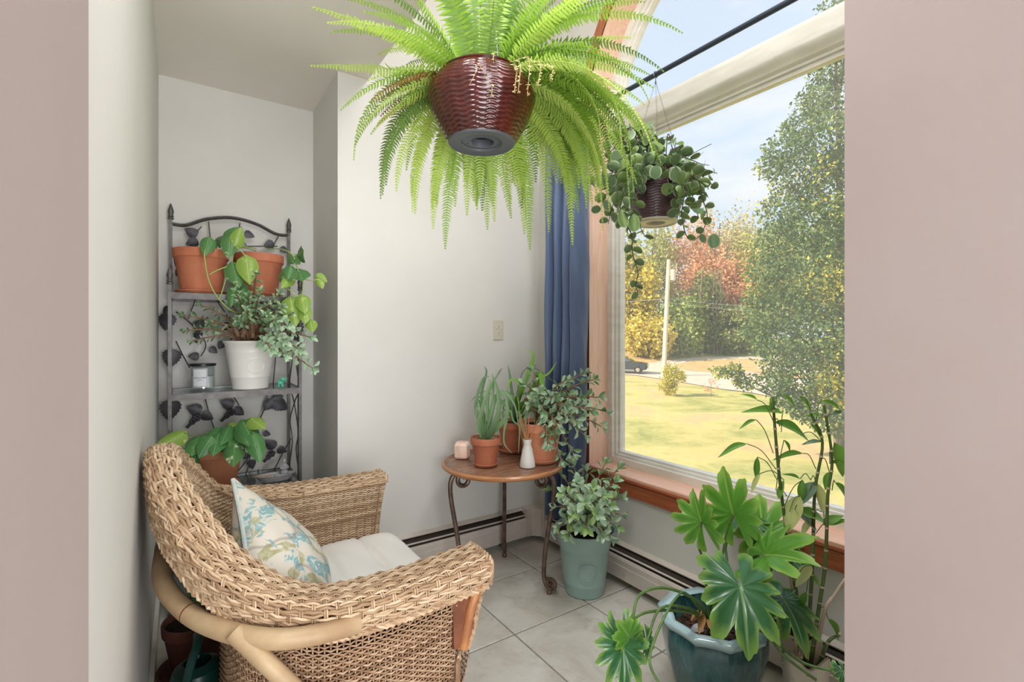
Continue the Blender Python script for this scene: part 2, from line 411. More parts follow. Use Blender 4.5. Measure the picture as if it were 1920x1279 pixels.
def floral():
    k = NT('floral_fabric'); k.rough(0.9); co = k.coord('Object')
    base = lin((214, 207, 194))
    w = k.n('ShaderNodeTexVoronoi', _feature='SMOOTH_F1', Scale=9.0); k.l(co, w.inputs['Vector'])
    n1 = k.noise(co, 13, 3, 0.5, 1.2); n2 = k.noise(co, 8, 3, 0.5, 2.2); n3 = k.noise(co, 26, 3, 0.5, 2.0)
    m1 = k.ramp(n1, [(0.52, (0, 0, 0, 1)), (0.55, (1, 1, 1, 1))])
    m2 = k.ramp(n2, [(0.55, (0, 0, 0, 1)), (0.575, (1, 1, 1, 1))])
    bl = k.ramp(n3, [(0.4, lin((156, 186, 186))), (0.52, lin((122, 162, 168))), (0.58, lin((200, 208, 200)))])
    ol = k.ramp(n3, [(0.42, lin((168, 166, 126))), (0.6, lin((196, 192, 162)))])
    c = k.mixc(m2, base, ol); c = k.mixc(m1, c, bl)
    ed = k.ramp(w.outputs[0], [(0.44, (0, 0, 0, 1)), (0.47, (1, 1, 1, 1)), (0.5, (0, 0, 0, 1))])
    c = k.mixc(k.math('MULTIPLY', ed, 0.55), c, lin((128, 112, 100))); k.color(c); k.bump(k.noise(co, 500, 2), 0.1, 0.001)
    return k.m
M['floral'] = floral()
M['piping'] = mat('blue_piping', (172, 190, 188), 0.9, c2=(206, 206, 196), ns=40)
M['curtain'] = mat('slate_blue_satin', (82, 102, 138), 0.38, c2=(72, 90, 124), ns=5, stretch=(1, 1, 0.3))
M['curtain'].node_tree.nodes['Principled BSDF'].inputs['Sheen Weight'].default_value = 0.5
M['can'] = mat('dark_green_plastic', (20, 56, 50), 0.35)
M['greyclay'] = mat('grey_clay', (150, 150, 156), 0.7, c2=(176, 176, 180), ns=60)
M['ash'] = mat('ash', (214, 212, 210), 0.95, c2=(120, 116, 116), ns=80)
def glassy(name, tint, rough=0.0, amt=0.08, haze=0.0):
    k = NT(name); k.t.nodes.remove(k.b)
    tr = k.n('ShaderNodeBsdfTransparent'); tr.inputs[0].default_value = tint
    gl = k.n('ShaderNodeBsdfGlossy'); gl.inputs['Roughness'].default_value = rough; gl.inputs[0].default_value = (1, 1, 1, 1)
    lw = k.n('ShaderNodeLayerWeight'); ms = k.n('ShaderNodeMixShader')
    k.l(k.math('ADD', k.math('MULTIPLY', k.math('POWER', lw.outputs['Facing'], 4.0), amt * 5, True), amt), ms.inputs[0]); k.l(tr.outputs[0], ms.inputs[1]); k.l(gl.outputs[0], ms.inputs[2])
    out = ms.outputs[0]
    if haze:  # translucent layer mixed in, stands in for reflected haze on the pane
        df = k.n('ShaderNodeBsdfTranslucent'); df.inputs[0].default_value = (0.9, 0.92, 0.95, 1)
        m2 = k.n('ShaderNodeMixShader'); m2.inputs[0].default_value = haze; k.l(out, m2.inputs[1]); k.l(df.outputs[0], m2.inputs[2]); out = m2.outputs[0]
    k.l(out, k.o.inputs[0]); return k.m
M['pane'] = glassy('window_glass', (0.99, 0.99, 0.99, 1), 0.0, 0.02, 0.08)
M['shelfglass'] = glassy('shelf_glass', (0.72, 0.78, 0.78, 1), 0.05, 0.1)
M['jar'] = glassy('jar_glass', (0.9, 0.93, 0.94, 1), 0.02, 0.1)
M['wax'] = mat('white_wax', (232, 230, 226), 0.5)
M['lid'] = mat('dark_lid', (52, 52, 56), 0.35, 0.7)
M['paper'] = mat('paper_label', (214, 218, 222), 0.7)
M['ink'] = mat('ink', (52, 52, 56), 0.7)
M['greenglass'] = mat('green_glass_figure', (66, 190, 150), 0.12, c2=(120, 224, 196), ns=50, coat=0.5)
# ------------------------------------------------------------------ room shell
WX, BY, RY, LX, NX = 1.84, 2.41, 2.93, -0.083, 0.628       # window wall, back wall, alcove back, left wall, alcove side
CL, CH, CX = 2.49, 3.5, 0.775
N0, N1 = 0.12, 0.30                                         # doorway wall
fl = struct('floor', MB().bx(-1.7, 2.03, -2.6, 3.05, -0.12, -0.004), M['grout'])
tk = 0
def tile(x0, x1, y0, y1, cache={}):
    key = (round(x1 - x0, 3), round(y1 - y0, 3))
    if key not in cache:
        me = MB().box((0, 0, 0), (key[0], key[1], 0.012), bev=0.0022).mesh('tile', smooth=False); me.materials.append(M['tile']); cache[key] = me
    o = bpy.data.objects.new('tile', cache[key]); o.location = ((x0 + x1) / 2, (y0 + y1) / 2, -0.0065); link(o, fl)
T = 0.411; g = 0.0035
for i in range(-4, 3):
    for j in range(-4, 5):
        x0, x1 = 1.135 + T * i + g, 1.135 + T * (i + 1) - g; y0, y1 = 1.651 + T * j + g, 1.651 + T * (j + 1) - g
        x0, x1, y0, y1 = max(x0, LX + .002), min(x1, WX), max(y0, 0.0), min(y1, RY)
        if x1 - x0 > 0.03 and y1 - y0 > 0.03 and not (y0 > BY - .02 and x0 > NX - .02): tile(x0, x1, y0, y1)
struct('wall_back', MB().bx(NX, 2.03, BY, 3.05, 0, 3.6), M['wall'])
struct('wall_alcove', MB().bx(-0.2, NX, RY, 3.05, 0, 3.6), M['wall'])
struct('wall_left', MB().bx(-0.2, LX, N1, 3.05, 0, 3.6), M['wall'])
nearw = MB().bx(-1.7, -0.035, N0, N1, 0, 3.6).bx(0.757, 2.03, N0, N1, 0, 3.6).bx(-0.035, 0.757, N0, N1, 2.07, 3.6)
struct('wall_front', nearw, M['pinkwall'])
hall = MB().bx(-1.7, 2.03, -2.6, -2.5, 0, 2.6).bx(-1.7, -1.6, -2.5, N0, 0, 2.6).bx(1.95, 2.03, -2.5, N0, 0, 2.6)
struct('wall_hall', hall, M['pinkwall'])
struct('ceiling_hall', MB().bx(-1.7, 2.03, -2.6, N0, 2.6, 2.7), M['ceil'])
struct('ceiling', MB().bx(-0.2, CX, N1, 3.05, CL, 3.6), M['ceil'])
struct('ceiling_high', MB().bx(CX, 2.03, N1, 3.05, CH, 3.6), M['ceil'])
struct('baseboard_back', MB().bx(LX, NX, RY - 0.014, RY, 0, 0.09).bx(NX - 0.014, NX, BY + 0.01, RY - .014, 0, 0.09), M['white_trim'])
struct('baseboard_left', MB().bx(LX, LX + 0.014, N1, RY - .014, 0, 0.09), M['white_trim'])

# window wall with an arched opening
YC, RW, ZS, ZB = 1.17, 0.77, 2.40, 0.53
yl, yr = YC + RW, YC - RW
h = 0.012
wr = MB().bx(WX, 2.03, N0, 3.05, 0, ZB - 0.03).bx(WX, 2.03, yl + h, 3.05, ZB - 0.03, 3.6).bx(WX, 2.03, N0, yr - h, ZB - 0.03, 3.6)
NA = 40
for i in range(NA):
    a0, a1 = PI * i / NA, PI * (i + 1) / NA; R = RW + h
    p0 = (YC + R * math.cos(a0), ZS + R * math.sin(a0)); p1 = (YC + R * math.cos(a1), ZS + R * math.sin(a1))
    wr.prism([p0, p1, (p1[0], 3.6), (p0[0], 3.6)], WX, 2.03, 'x')
struct('wall_right', wr, M['wall'])
def arch(mb, r0, r1, x0, x1, zb, n=48):
    """upside-down U: uprights from zb, half ring r0..r1"""
    def ring(r): return [(YC - r, zb)] + [(YC - r * math.cos(PI * i / n), ZS + r * math.sin(PI * i / n)) for i in range(n + 1)] + [(YC + r, zb)]
    A, B = ring(r0), ring(r1); k = len(A)
    v = [(x, p[0], p[1]) for x in (x0, x1) for R in (A, B) for p in R]
    f = []
    for i in range(k - 1):
        f += [(i, i + 1, k + i + 1, k + i), (2 * k + i, 3 * k + i, 3 * k + i + 1, 2 * k + i + 1), (i, 2 * k + i, 2 * k + i + 1, i + 1), (k + i, k + i + 1, 3 * k + i + 1, 3 * k + i)]
    f += [(0, k, 3 * k, 2 * k), (k - 1, 3 * k - 1, 4 * k - 1, 2 * k - 1)]
    return mb.add(v, f)
wf = struct('window_1', arch(MB(), RW - 0.036, RW, 1.955, 2.03, ZB).bx(1.955, 2.03, yr + .036, yl - .036, ZB, ZB + 0.036), M['vinyl'], True)
arch(MB(), RW - 0.048, RW - 0.034, 1.975, 2.03, ZB + .03).bx(1.975, 2.03, yr + .048, yl - .048, ZB + .034, ZB + .048).build('outer_stop', M['vinyl'], wf)
arch(MB(), RW - 0.060, RW - 0.046, 1.992, 2.03, ZB + .04).bx(1.992, 2.03, yr + .06, yl - .06, ZB + .046, ZB + .06).build('sash_frame', M['vinyl'], wf)
rl = MB()
prof = [(2.03, 2.245), (2.03, 2.40), (1.945, 2.40), (1.925, 2.393), (1.925, 2.315), (1.93, 2.305), (1.94, 2.296), (1.955, 2.290), (1.965, 2.278), (1.985, 2.272), (1.985, 2.262), (2.0, 2.262), (2.0, 2.245)]
rl.prism(prof, yr + .036, yl - .036, 'y').build('transom_rail', M['vinyl'], wf, True, 0.5)
MB().bx(2.010, 2.014, yr + .05, yl - .05, ZB + .05, 2.26).build('pane', M['pane'], wf, False)
ap = [(YC + (RW - .05) * math.cos(PI * i / 40), ZS - .02 + (RW - .03) * math.sin(PI * i / 40)) for i in range(41)]
MB().prism(ap, 2.010, 2.014, 'x').build('pane', M['pane'], wf, False)
arch(MB(), RW, RW + h - .001, WX - 0.02, 1.96, ZB - .02).build('jamb_lining', M['cedar_v'], wf)
MB().bx(WX - 0.025, 1.957, yr - .001, yl + .001, ZB - .028, ZB, 0.003).build('sill_board', M['cedar_h'], wf)
arch(MB(), RW + .004, RW + 0.075, WX - 0.02, WX, ZB - .10).build('casing', M['casing_v'], wf)
MB().bx(WX - 0.022, WX, yr - .0, yl + .0, ZB - .098, ZB - .03, 0.003).bx(WX - 0.03, WX, yr, yl, ZB - .028, ZB - .012, 0.003).build('apron', M['casing'], wf)

# baseboard heaters
def heater(name, label, P0, P1, wn_, loc):
    """P0->P1 along the wall, wn_ normal into the room"""
    t = thing(name, label, 'heater', loc)
    P0, P1, N_ = Vector(P0), Vector(P1), Vector(wn_); ax = (P1 - P0)
    def ext(prof):
        n = len(prof); mb = MB()
        v = [P0 + N_ * a + Vector((0, 0, z)) for a, z in prof] + [P1 + N_ * a + Vector((0, 0, z)) for a, z in prof]
        return mb.add(v, [tuple(range(n))[::-1], tuple(range(n, 2 * n))] + [(i, (i + 1) % n, n + (i + 1) % n, n + i) for i in range(n)])
    ext([(0, .035), (.004, .035), (.004, .182), (.026, .176), (.027, .181), (.004, .19), (0, .19)]).build('back_panel', M['heater'], t, False)
    ext([(.004, .05), (.044, .05), (.044, .158), (.004, .172)]).build('heating_fins', M['black2'], t, False)
    ext([(.030, .158), (.050, .150), (.051, .1535), (.031, .1625)]).build('damper', M['heater'], t, False)
    ext([(.052, .038), (.066, .038), (.066, .10), (.0635, .104), (.0635, .128), (.058, .138), (.052, .14)]).build('front_cover', M['heater'], t, False)
    return t
heater('baseboard_heater', 'cream baseboard heater along the plain back wall behind the table', (NX + .01, BY, 0), (1.70, BY, 0), (0, -1, 0), (1.2, BY, 0))
heater('baseboard_heater', 'cream baseboard heater along the wall under the window', (WX, 2.27, 0), (WX, 0.32, 0), (-1, 0, 0), (WX, 1.4, 0))
cc = MB().prism([(WX, BY), (WX, 2.27), (WX - .069, 2.27), (WX - .069, BY - .069 - .04), (WX - .069 - .04, BY - .069), (1.70, BY - .069), (1.70, BY)], 0.033, 0.194)
tag(cc.build('heater_corner_cover', M['heater'], None, False), 'cream corner cover joining the two baseboard heaters', 'heater')

# outlet
oc = at(934, 619, y=BY)
ot = thing('wall_outlet', 'almond duplex outlet on the plain back wall above the table', 'outlet', (oc.x, BY, oc.z))
MB().box((oc.x, BY - .003, oc.z), (.070, .006, .115), bev=.002).build('cover_plate', M['plate'], ot, False)
for s in (-1, 1):
    zc = oc.z + s * .0195
    soc = MB().prism([(oc.x + .0165 * math.copysign(min(1, abs(math.cos(a)) * 1.15), math.cos(a)), zc + .0145 * math.sin(a)) for a in [2 * PI * i / 20 for i in range(20)]], BY - .0085, BY - .005, 'y')
    so = soc.build('socket', M['plate2'], ot, False)
    MB().bx(oc.x - .0075, oc.x - .005, BY - .0092, BY - .008, zc - .001, zc + .008).bx(oc.x + .005, oc.x + .0075, BY - .0092, BY - .008, zc - .0, zc + .007).bx(oc.x - .0025, oc.x + .0025, BY - .0092, BY - .008, zc - .009, zc - .0045).build('slot', M['black'], so, False)
MB().lathe([(0, -.001), (.003, -.001), (.003, .001), (0, .0015)], (0, 0, 0), 10).build('screw', M['heater'], ot).matrix_basis = Matrix.Translation((0, -.0068, 0)) @ Matrix.Rotation(PI / 2, 4, 'X')

# curtain rod and curtain
RX, RZ = 1.74, 2.374
rt = thing('curtain_rod', 'slim dark navy curtain rod across the window below the arch', 'curtain rod', (RX, 1.2, RZ))
MB().tube([(RX, 0.36, RZ), (RX, 2.33, RZ)], 0.011, 12).build('rod', M['rod'], rt)
for yy in (0.36, 2.33): MB().lathe([(0, -.02), (.012, -.016), (.018, 0), (.012, .016), (0, .02)], (RX, yy, RZ), 14).build('finial', M['rod'], rt)
for yy in (0.385, 2.29): MB().tube([(RX, yy, RZ - .012), (WX, yy, RZ - .012)], .006, 8).box((WX - .003, yy, RZ - .012), (.006, .03, .07)).build('bracket', M['rod'], rt)
CU0, CU1 = 2.245, 1.865
def curt(a, b):
    z = 0.20 + (RZ - .006 - 0.20) * b
    pinch = 1 - 0.10 * (1 - b) ** 2
    s = a ** 0.9
    y = CU0 + (CU1 - CU0) * s * pinch
    nf = 5.0
    broad = 1 / (1 + math.exp(-(a - 0.62) * 26))
    fold = math.cos(2 * PI * nf * a + 0.4 * math.sin(b * 3)) * (1 - broad) * .030 + broad * (-.016 - 0.024 * math.cos((a - .62) / .38 * PI * 1.2 + 0.5 + .15 * math.sin(b * 5)))
    fold *= 0.75 + .35 * (1 - b)
    x = RX + 0.012 + fold + .004 * math.sin(b * 19 + a * 9) + .002 * math.sin(b * 43 + a * 31) * broad
    return (x, y, z)
ct = thing('curtain', 'long slate blue satin curtain hanging left of the window', 'curtain', (RX, 2.05, 0.2))
cp = MB().grid(curt, 150, 60).build('panel', M['curtain'], ct, True, None)
sm_ = cp.modifiers.new('thickness', 'SOLIDIFY'); sm_.thickness = 0.003
MB().tube([Vector(curt(1, j / 60)) for j in range(61)], .0035, 5).build('side_hem', M['curtain'], ct)
for k in range(7):
    yy = CU0 + (CU1 - CU0) * (k + .5) / 7
    a = [(RX + .017 * math.cos(q), yy, RZ - .003 + .017 * math.sin(q)) for q in [2 * PI * i / 16 for i in range(17)]]
    MB().tube(a, .0022, 5, False).build('ring', M['rod'], ct)

# ------------------------------------------------------------------ outdoors
GZ = -2.44
def gz(x, y):
    d = x * FWD.x + y * FWD.y
    t = min(1, max(0, (d - 47) / 16)); t = t * t * (3 - 2 * t)
    return GZ + 1.75 * t + max(0, d - 63) * 0.02 + 0.10 * math.sin(x * .21) * math.sin(y * .17 + 1)
def on_ground(u, v):
    r = FWD + RGT * ((u - CU) / FPX) + Vector((0, 0, (HV - v) / FPX)); d = 5.0
    while d < 160:
        p = Vector((0, 0, EYE)) + r * d
        if p.z < gz(p.x, p.y): return p
        d += 0.1
    return p
def gfun(a, b):
    x = 2.2 + 130 * a ** 1.6; y = -45 + 190 * b
    return (x, y, gz(x, y))
def grassmat():
    k = NT('lawn'); k.rough(0.95); g = k.n('ShaderNodeNewGeometry')
    a = k.noise(g.outputs['Position'], 0.22, 6, 0.65, 0.5); b = k.noise(g.outputs['Position'], 4.0, 6, 0.7)
    c = k.ramp(a, [(0.36, lin((120, 132, 62))), (0.45, lin((158, 158, 84))), (0.54, lin((192, 180, 108))), (0.62, lin((196, 166, 118)))])
    k.color(k.mixc(k.math('MULTIPLY', k.ramp(b, [(0.4, (0, 0, 0, 1)), (0.7, (1, 1, 1, 1))]), 0.45), c, lin((214, 198, 136)))); k.bump(b, 0.5, 0.05)
    return k.m
struct('ground_lawn', MB().grid(gfun, 110, 150), grassmat(), True)
def patch(name, px, m, lift, label=None):
    pts = [on_ground(u, v) for u, v in px]
    mb = MB(); n = len(pts)
    top = [(p.x, p.y, gz(p.x, p.y) + lift) for p in pts]; bot = [(p.x, p.y, gz(p.x, p.y) - .3) for p in pts]
    mb.add(top + bot, [tuple(range(n))] + [(i, (i + 1) % n, n + (i + 1) % n, n + i) for i in range(n)])
    bpy_o = mb.build(name, m, None, False); bpy_o['kind'] = 'structure'; return bpy_o
M['gravel'] = mat('pale_gravel', (208, 196, 178), 0.95, c2=(192, 180, 166), ns=1.2, bump=0.2, bs=8, bd=.02)
M['straw'] = mat('straw_grass', (200, 168, 124), 0.95, c2=(180, 158, 104), ns=0.8, bump=0.3, bs=6, bd=.03)
M['asphalt'] = mat('road_surface', (186, 178, 170), 0.9, c2=(172, 164, 158), ns=0.6)
def strip(name, top, bot, m, lift, n=60):
    """a surface draped on the ground between two pixel curves"""
    T_ = spl([(u, v, 0) for u, v in top], 8); B_ = spl([(u, v, 0) for u, v in bot], 8); mb = MB()
    def fn(a, b):
        i = a * (len(T_) - 1); i0 = min(int(i), len(T_) - 2); q = T_[i0].lerp(T_[i0 + 1], i - i0)
        i = a * (len(B_) - 1); i0 = min(int(i), len(B_) - 2); w = B_[i0].lerp(B_[i0 + 1], i - i0)
        p = on_ground(*q.lerp(w, b)[:2]); return (p.x, p.y, gz(p.x, p.y) + lift)
    mb.grid(fn, n, 6); o = mb.build(name, m, None, True); o['kind'] = 'structure'; return o
strip('ground_bank', [(1060, 657), (1167, 655), (1250, 659), (1330, 668), (1480, 672)], [(1060, 690), (1167, 690), (1250, 684), (1330, 678), (1480, 676)], M['straw'], 0.03)
strip('road', [(1040, 684), (1167, 682), (1217, 681), (1259, 676), (1306, 671.5), (1350, 670), (1430, 668), (1640, 668)],
      [(1040, 704), (1167, 703), (1234, 711), (1284, 719), (1350, 730), (1420, 740), (1500, 760), (1640, 800)], M['gravel'], 0.05)
strip('ground_island', [(1268, 685), (1306, 677), (1350, 675.5), (1430, 676), (1560, 690)], [(1268, 687), (1290, 696), (1350, 701), (1430, 708), (1560, 716)], M['straw'], 0.09, 40)

def np_leaves(name, pts, size, m, parent, seed, flat=0.0):
    """separate small leaf blades: one 4-sided kite folded on its midrib per point"""
    R_ = np.random.RandomState(seed); n = len(pts); P = np.array(pts)
    d = R_.normal(size=(n, 3)); d[:, 2] -= 0.3; d /= np.linalg.norm(d, axis=1)[:, None]
    u = R_.normal(size=(n, 3)); u[:, 2] += flat; s = np.cross(d, u); s /= np.linalg.norm(s, axis=1)[:, None]
    w = np.cross(s, d); sz = (size * R_.uniform(.7, 1.35, n))[:, None]
    v = np.stack([P, P + d * sz * .45 + s * sz * .33 + w * sz * .08, P + d * sz, P + d * sz * .45 - s * sz * .33 + w * sz * .08], 1).reshape(-1, 3)
    me = bpy.data.meshes.new(name); me.vertices.add(4 * n); me.vertices.foreach_set('co', (v - np.array(origin(parent))).ravel())
    me.loops.add(4 * n); me.loops.foreach_set('vertex_index', np.arange(4 * n)); me.polygons.add(n)
    me.polygons.foreach_set('loop_start', np.arange(n) * 4); me.polygons.foreach_set('loop_total', np.full(n, 4))
    me.update(); me.validate(); me.materials.append(m)
    o = link(bpy.data.objects.new(name, me), parent); o['kind'] = 'stuff'; return o
def crown_points(cent, rad, n, ncl, seed, shape='round', cr_=0.28):
    R_ = np.random.RandomState(seed); c = []
    while len(c) < ncl:
        p = R_.uniform(-1, 1, 3); q = math.hypot(p[0], p[1])
        lim = {'round': math.sqrt(max(0, 1 - p[2] ** 2)), 'cone': 0.98 * (1 - p[2]) / 2 + .05, 'egg': math.sqrt(max(0, 1 - p[2] ** 2)) * (1 - .35 * p[2])}[shape]
        if q < lim and q > lim * .35: c.append(p)
    c = np.array(c); k = R_.randint(0, ncl, n); off = R_.normal(size=(n, 3)) * cr_ * .6
    P = (c[k] + off) * np.array(rad) + np.array(cent); return P, c * np.array(rad) + np.array(cent)
def tree(u, v, d, top_v, w_px, cols, n, label, seed, shape='round', name='broadleaf_tree', low=0.25, size=None, group=None, ncl=60):
    b = at(u, v, d=d); b.z = gz(b.x, b.y); ztop = EYE + (HV - top_v) / FPX * d; H = ztop - b.z; R = w_px / FPX * d / 2
    t = thing(name, label, 'tree', b, group)
    zc = b.z + H * (low + 1) / 2; rz = H * (1 - low) / 2
    P, cl = crown_points((b.x, b.y, zc), (R, R, rz), n, ncl, seed, shape)
    tr = MB().tube(spl([b - Vector((0, 0, .3)), b + Vector((.01 * H, 0, H * .3)), b + Vector((-.01 * H, .01 * H, H * .6)), b + Vector((0, 0, H * .9))], 4), [H * .02 * (1 - .07 * i) for i in range(13)], 8)
    tr.build('trunk', cols[1], t)
    br = MB(); R_ = random.Random(seed)
    for q in cl[::2]:
        z0 = b.z + (q[2] - b.z) * R_.uniform(.55, .8); p0 = Vector((b.x, b.y, z0)); q = Vector(q)
        br.tube([p0, p0.lerp(q, .5) + Vector((0, 0, -.02 * H)), q], [H * .006, H * .004, H * .0015], 4, False)
    br.build('branches', cols[1], t)
    np_leaves('foliage', P, size or H * .022, cols[0], t, seed)
    return t
M['barkd'] = mat('grey_bark', (132, 120, 104), 0.95, c2=(92, 82, 70), ns=4, stretch=(1, 1, .3))
def fol(n, *c): M[n] = islandmat(n, c); return M[n]
fol('f_yellow', (176, 168, 60), (216, 198, 82), (236, 212, 104)); fol('f_olive', (138, 148, 74), (176, 180, 100), (206, 202, 134))
fol('f_rust', (196, 136, 106), (222, 164, 128), (228, 190, 148)); fol('f_green', (112, 138, 62), (146, 166, 80), (190, 192, 106))
fol('f_dark', (108, 124, 76), (134, 148, 88), (176, 170, 110)); fol('f_pale', (180, 170, 120), (204, 192, 146), (196, 190, 140))
fol('f_near', (70, 100, 62), (94, 122, 74), (140, 156, 84)); fol('f_gold', (170, 170, 60), (208, 190, 80), (186, 190, 90))
wood = [
 (1120, 655, 62, 400, 130, 'f_olive', 'round', 'tall olive tree at the left edge of the far woods'),
 (1185, 655, 60, 470, 90, 'f_yellow', 'egg', 'yellow tree at the left end of the woods behind the parked car'),
 (1225, 655, 72, 425, 110, 'f_olive', 'round', 'tall pale olive tree rising behind the utility pole'),
 (1215, 659, 57, 590, 90, 'f_yellow', 'round', 'low bright yellow tree left of the utility pole'),
 (1275, 659, 58, 560, 84, 'f_green', 'round', 'rounded green tree right of the utility pole'),
 (1300, 660, 74, 415, 130, 'f_rust', 'round', 'tall rust coloured tree in the middle of the woods'),
 (1350, 662, 80, 392, 120, 'f_pale', 'round', 'pale straw coloured tree, highest in the middle of the far woods'),
 (1345, 665, 66, 470, 120, 'f_rust', 'round', 'lower rust coloured tree in front of the pale tall one'),
 (1322, 662, 61, 515, 66, 'f_dark', 'egg', 'dark brownish green tree in front of the rust coloured trees'),
 (1400, 665, 84, 412, 110, 'f_pale', 'round', 'pale yellow tree to the right of the highest one'),
 (1385, 667, 60, 575, 120, 'f_dark', 'round', 'dark green low tree over the white vehicle'),
 (1440, 668, 66, 440, 120, 'f_olive', 'round', 'olive tree just left of the big near tree'),
 (1520, 668, 72, 420, 150, 'f_green', 'round', 'green tree behind the big near tree'),
 (1610, 668, 66, 420, 150, 'f_olive', 'round', 'olive tree behind the right edge of the big near tree'),
 (1030, 655, 64, 430, 130, 'f_green', 'round', 'green tree of the far woods hidden behind the curtain'),
 (1710, 668, 74, 430, 150, 'f_olive', 'round', 'olive tree of the woods, first beyond the right edge of the view'),
 (1830, 668, 66, 400, 160, 'f_green', 'round', 'green tree of the woods, second beyond the right edge of the view'),
 (1960, 668, 72, 380, 190, 'f_rust', 'round', 'rust coloured tree of the woods beyond the right edge of the view'),
 (2120, 668, 66, 380, 220, 'f_olive', 'round', 'olive tree of the woods, farthest to the right'),
 (1332, 661, 70, 530, 60, 'f_green', 'round', 'slender green tree over the bare trunks'),
]
for i, (u, v, d, tv, w, c, shp, lab) in enumerate(wood):
    tree(u, v, d, tv, w, (M[c], M['barkd']), 6500, lab, 100 + i, shp, low=0.06 if tv > 500 else 0.2, size=0.42, group='trees of the far woods', ncl=70)
for k, (u, w, lab) in enumerate([(1315, 7, 'thick bare grey trunk at the edge of the woods'), (1338, 4, 'slender bare grey trunk right of the thick one'), (1344, 3, 'thinnest bare trunk of the middle pair'), (1352, 4, 'bare trunk leaning right, last of the row')]):
    p = at(u, 660, d=59); p.z = gz(p.x, p.y)
    tt = thing('bare_tree', lab, 'tree', p, 'bare trunks at the edge of the woods')
    MB().tube(spl([p - Vector((0, 0, .3)), p + Vector((.1, 0, 2.5)), p + Vector((0, .1, 6)), p + Vector((.2, 0, 10))], 4), [w / FPX * 59 / 2 * (1 - .05 * i) for i in range(13)], 8).build('trunk', M['barkd'], tt)
    MB().tube([p + Vector((0, .1, 5.5)), p + RGT * 1.2 + Vector((0, 0, 7.5))], [.06, .02], 5).tube([p + Vector((0, 0, 7)), p - RGT * 1.2 + Vector((0, 0, 9))], [.05, .02], 5).build('branches', M['barkd'], tt)
# big near tree
b = at(1575, 860, d=15.5); b.z = gz(b.x, b.y)
bt = thing('shade_tree', 'big green tree growing near the house at the right of the window', 'tree', b)
TR = []
def blob(u, v, d, r, n, sd, flat=.75):
    R_ = np.random.RandomState(sd); c = np.array(at(u, v, d=d)); R = r / FPX * d
    q = R_.normal(size=(n, 3)); q /= np.linalg.norm(q, axis=1)[:, None]; q *= (R_.uniform(0.25, 1, n) ** .6)[:, None] * R; q[:, 2] *= flat
    TR.append((c, q + c))
bl = [(1572, 20, 15.5, 42), (1588, 60, 15, 60), (1560, 130, 15.5, 45), (1590, 180, 16, 80), (1530, 190, 15.5, 42), (1505, 240, 15.6, 42), (1560, 260, 14.8, 70), (1470, 280, 15.4, 42), (1448, 310, 15.6, 32), (1500, 330, 15, 60),
      (1580, 350, 15.5, 90), (1470, 390, 15.3, 52), (1530, 420, 15, 80), (1600, 450, 15, 90), (1455, 450, 15.4, 45), (1440, 505, 15.2, 48), (1510, 520, 14.8, 75), (1580, 560, 14.8, 85), (1425, 560, 15.2, 40), (1470, 590, 14.8, 62), (1420, 620, 15, 38),
      (1530, 640, 14.4, 75), (1600, 660, 14.6, 80), (1460, 660, 14.4, 52), (1510, 710, 14.2, 60), (1570, 730, 14.2, 60), (1450, 715, 14.3, 36), (1375, 695, 14.2, 20), (1350, 697, 14.2, 17), (1395, 718, 14.2, 22), (1480, 750, 14.2, 34), (1540, 770, 14.0, 50), (1590, 790, 14.0, 50), (1505, 772, 14.0, 26), (1640, 300, 15.5, 90), (1650, 560, 15.5, 90)]
for i, (u, v, d, r) in enumerate(bl): blob(u, v, d, r, int(16 * r * (r / 60 + .25)), 300 + i)
AP = np.concatenate([q for c, q in TR]); gsel = (np.sin(AP[:, 0] * 2.9 + 1) + np.sin(AP[:, 1] * 2.3) + np.sin(AP[:, 2] * 2.1 + 2) + np.random.RandomState(3).normal(size=len(AP)) * .9) > 2.0
np_leaves('foliage', AP[~gsel], 0.105, M['f_near'], bt, 5)
gf = np_leaves('turning_foliage', AP[gsel], 0.105, M['f_gold'], bt, 6); gf['label'] = 'yellowing foliage in patches of the crown'
MB().tube(spl([b - Vector((0, 0, .3)), b + Vector((.1, 0, 4)), b + Vector((0, 0, 8)), b + Vector((-.1, .1, 13))], 5), [.2 - .011 * i for i in range(16)], 9).build('trunk', M['barkd'], bt)
br = MB()
for c, q in TR:
    c = Vector(c); z0 = max(b.z + 1.0, c.z - 1.5 - (c.xy - b.xy).length * .25); p0 = Vector((b.x, b.y, z0))
    br.tube(spl([p0, p0.lerp(c, .5) + Vector((0, 0, -.1)), c], 3), [.05, .045, .04, .03, .022, .016, .01], 5, False)
br.build('branches', M['barkd'], bt)
# bush, sapling
p = on_ground(1258, 742)
bs_ = thing('lawn_bush', 'round yellow-green bush on the lawn in front of the utility pole', 'bush', p)
P, cl = crown_points((p.x, p.y, p.z + .95), (.78, .78, .85), 2600, 40, 41, 'round', .22); np_leaves('foliage', P, .11, M['f_gold'], bs_, 42)
MB().tube([p, p + Vector((.1, 0, .6))], .05, 6).tube([p, p + Vector((-.2, .1, .7))], .03, 5).tube([p, p + Vector((.15, -.2, .7))], .03, 5).build('stem', M['barkd'], bs_)
p = on_ground(1333, 745)
sp_ = thing('sapling', 'tiny reddish sapling on the brown patch of the lawn', 'sapling', p)
P, cl = crown_points((p.x, p.y, p.z + .7), (.42, .42, .5), 190, 14, 43, 'round', .3); np_leaves('foliage', P, .08, M['f_rust'], sp_, 44)
MB().tube([p, p + Vector((.02, 0, .9))], [.02, .01], 5).build('stem', M['barkd'], sp_)
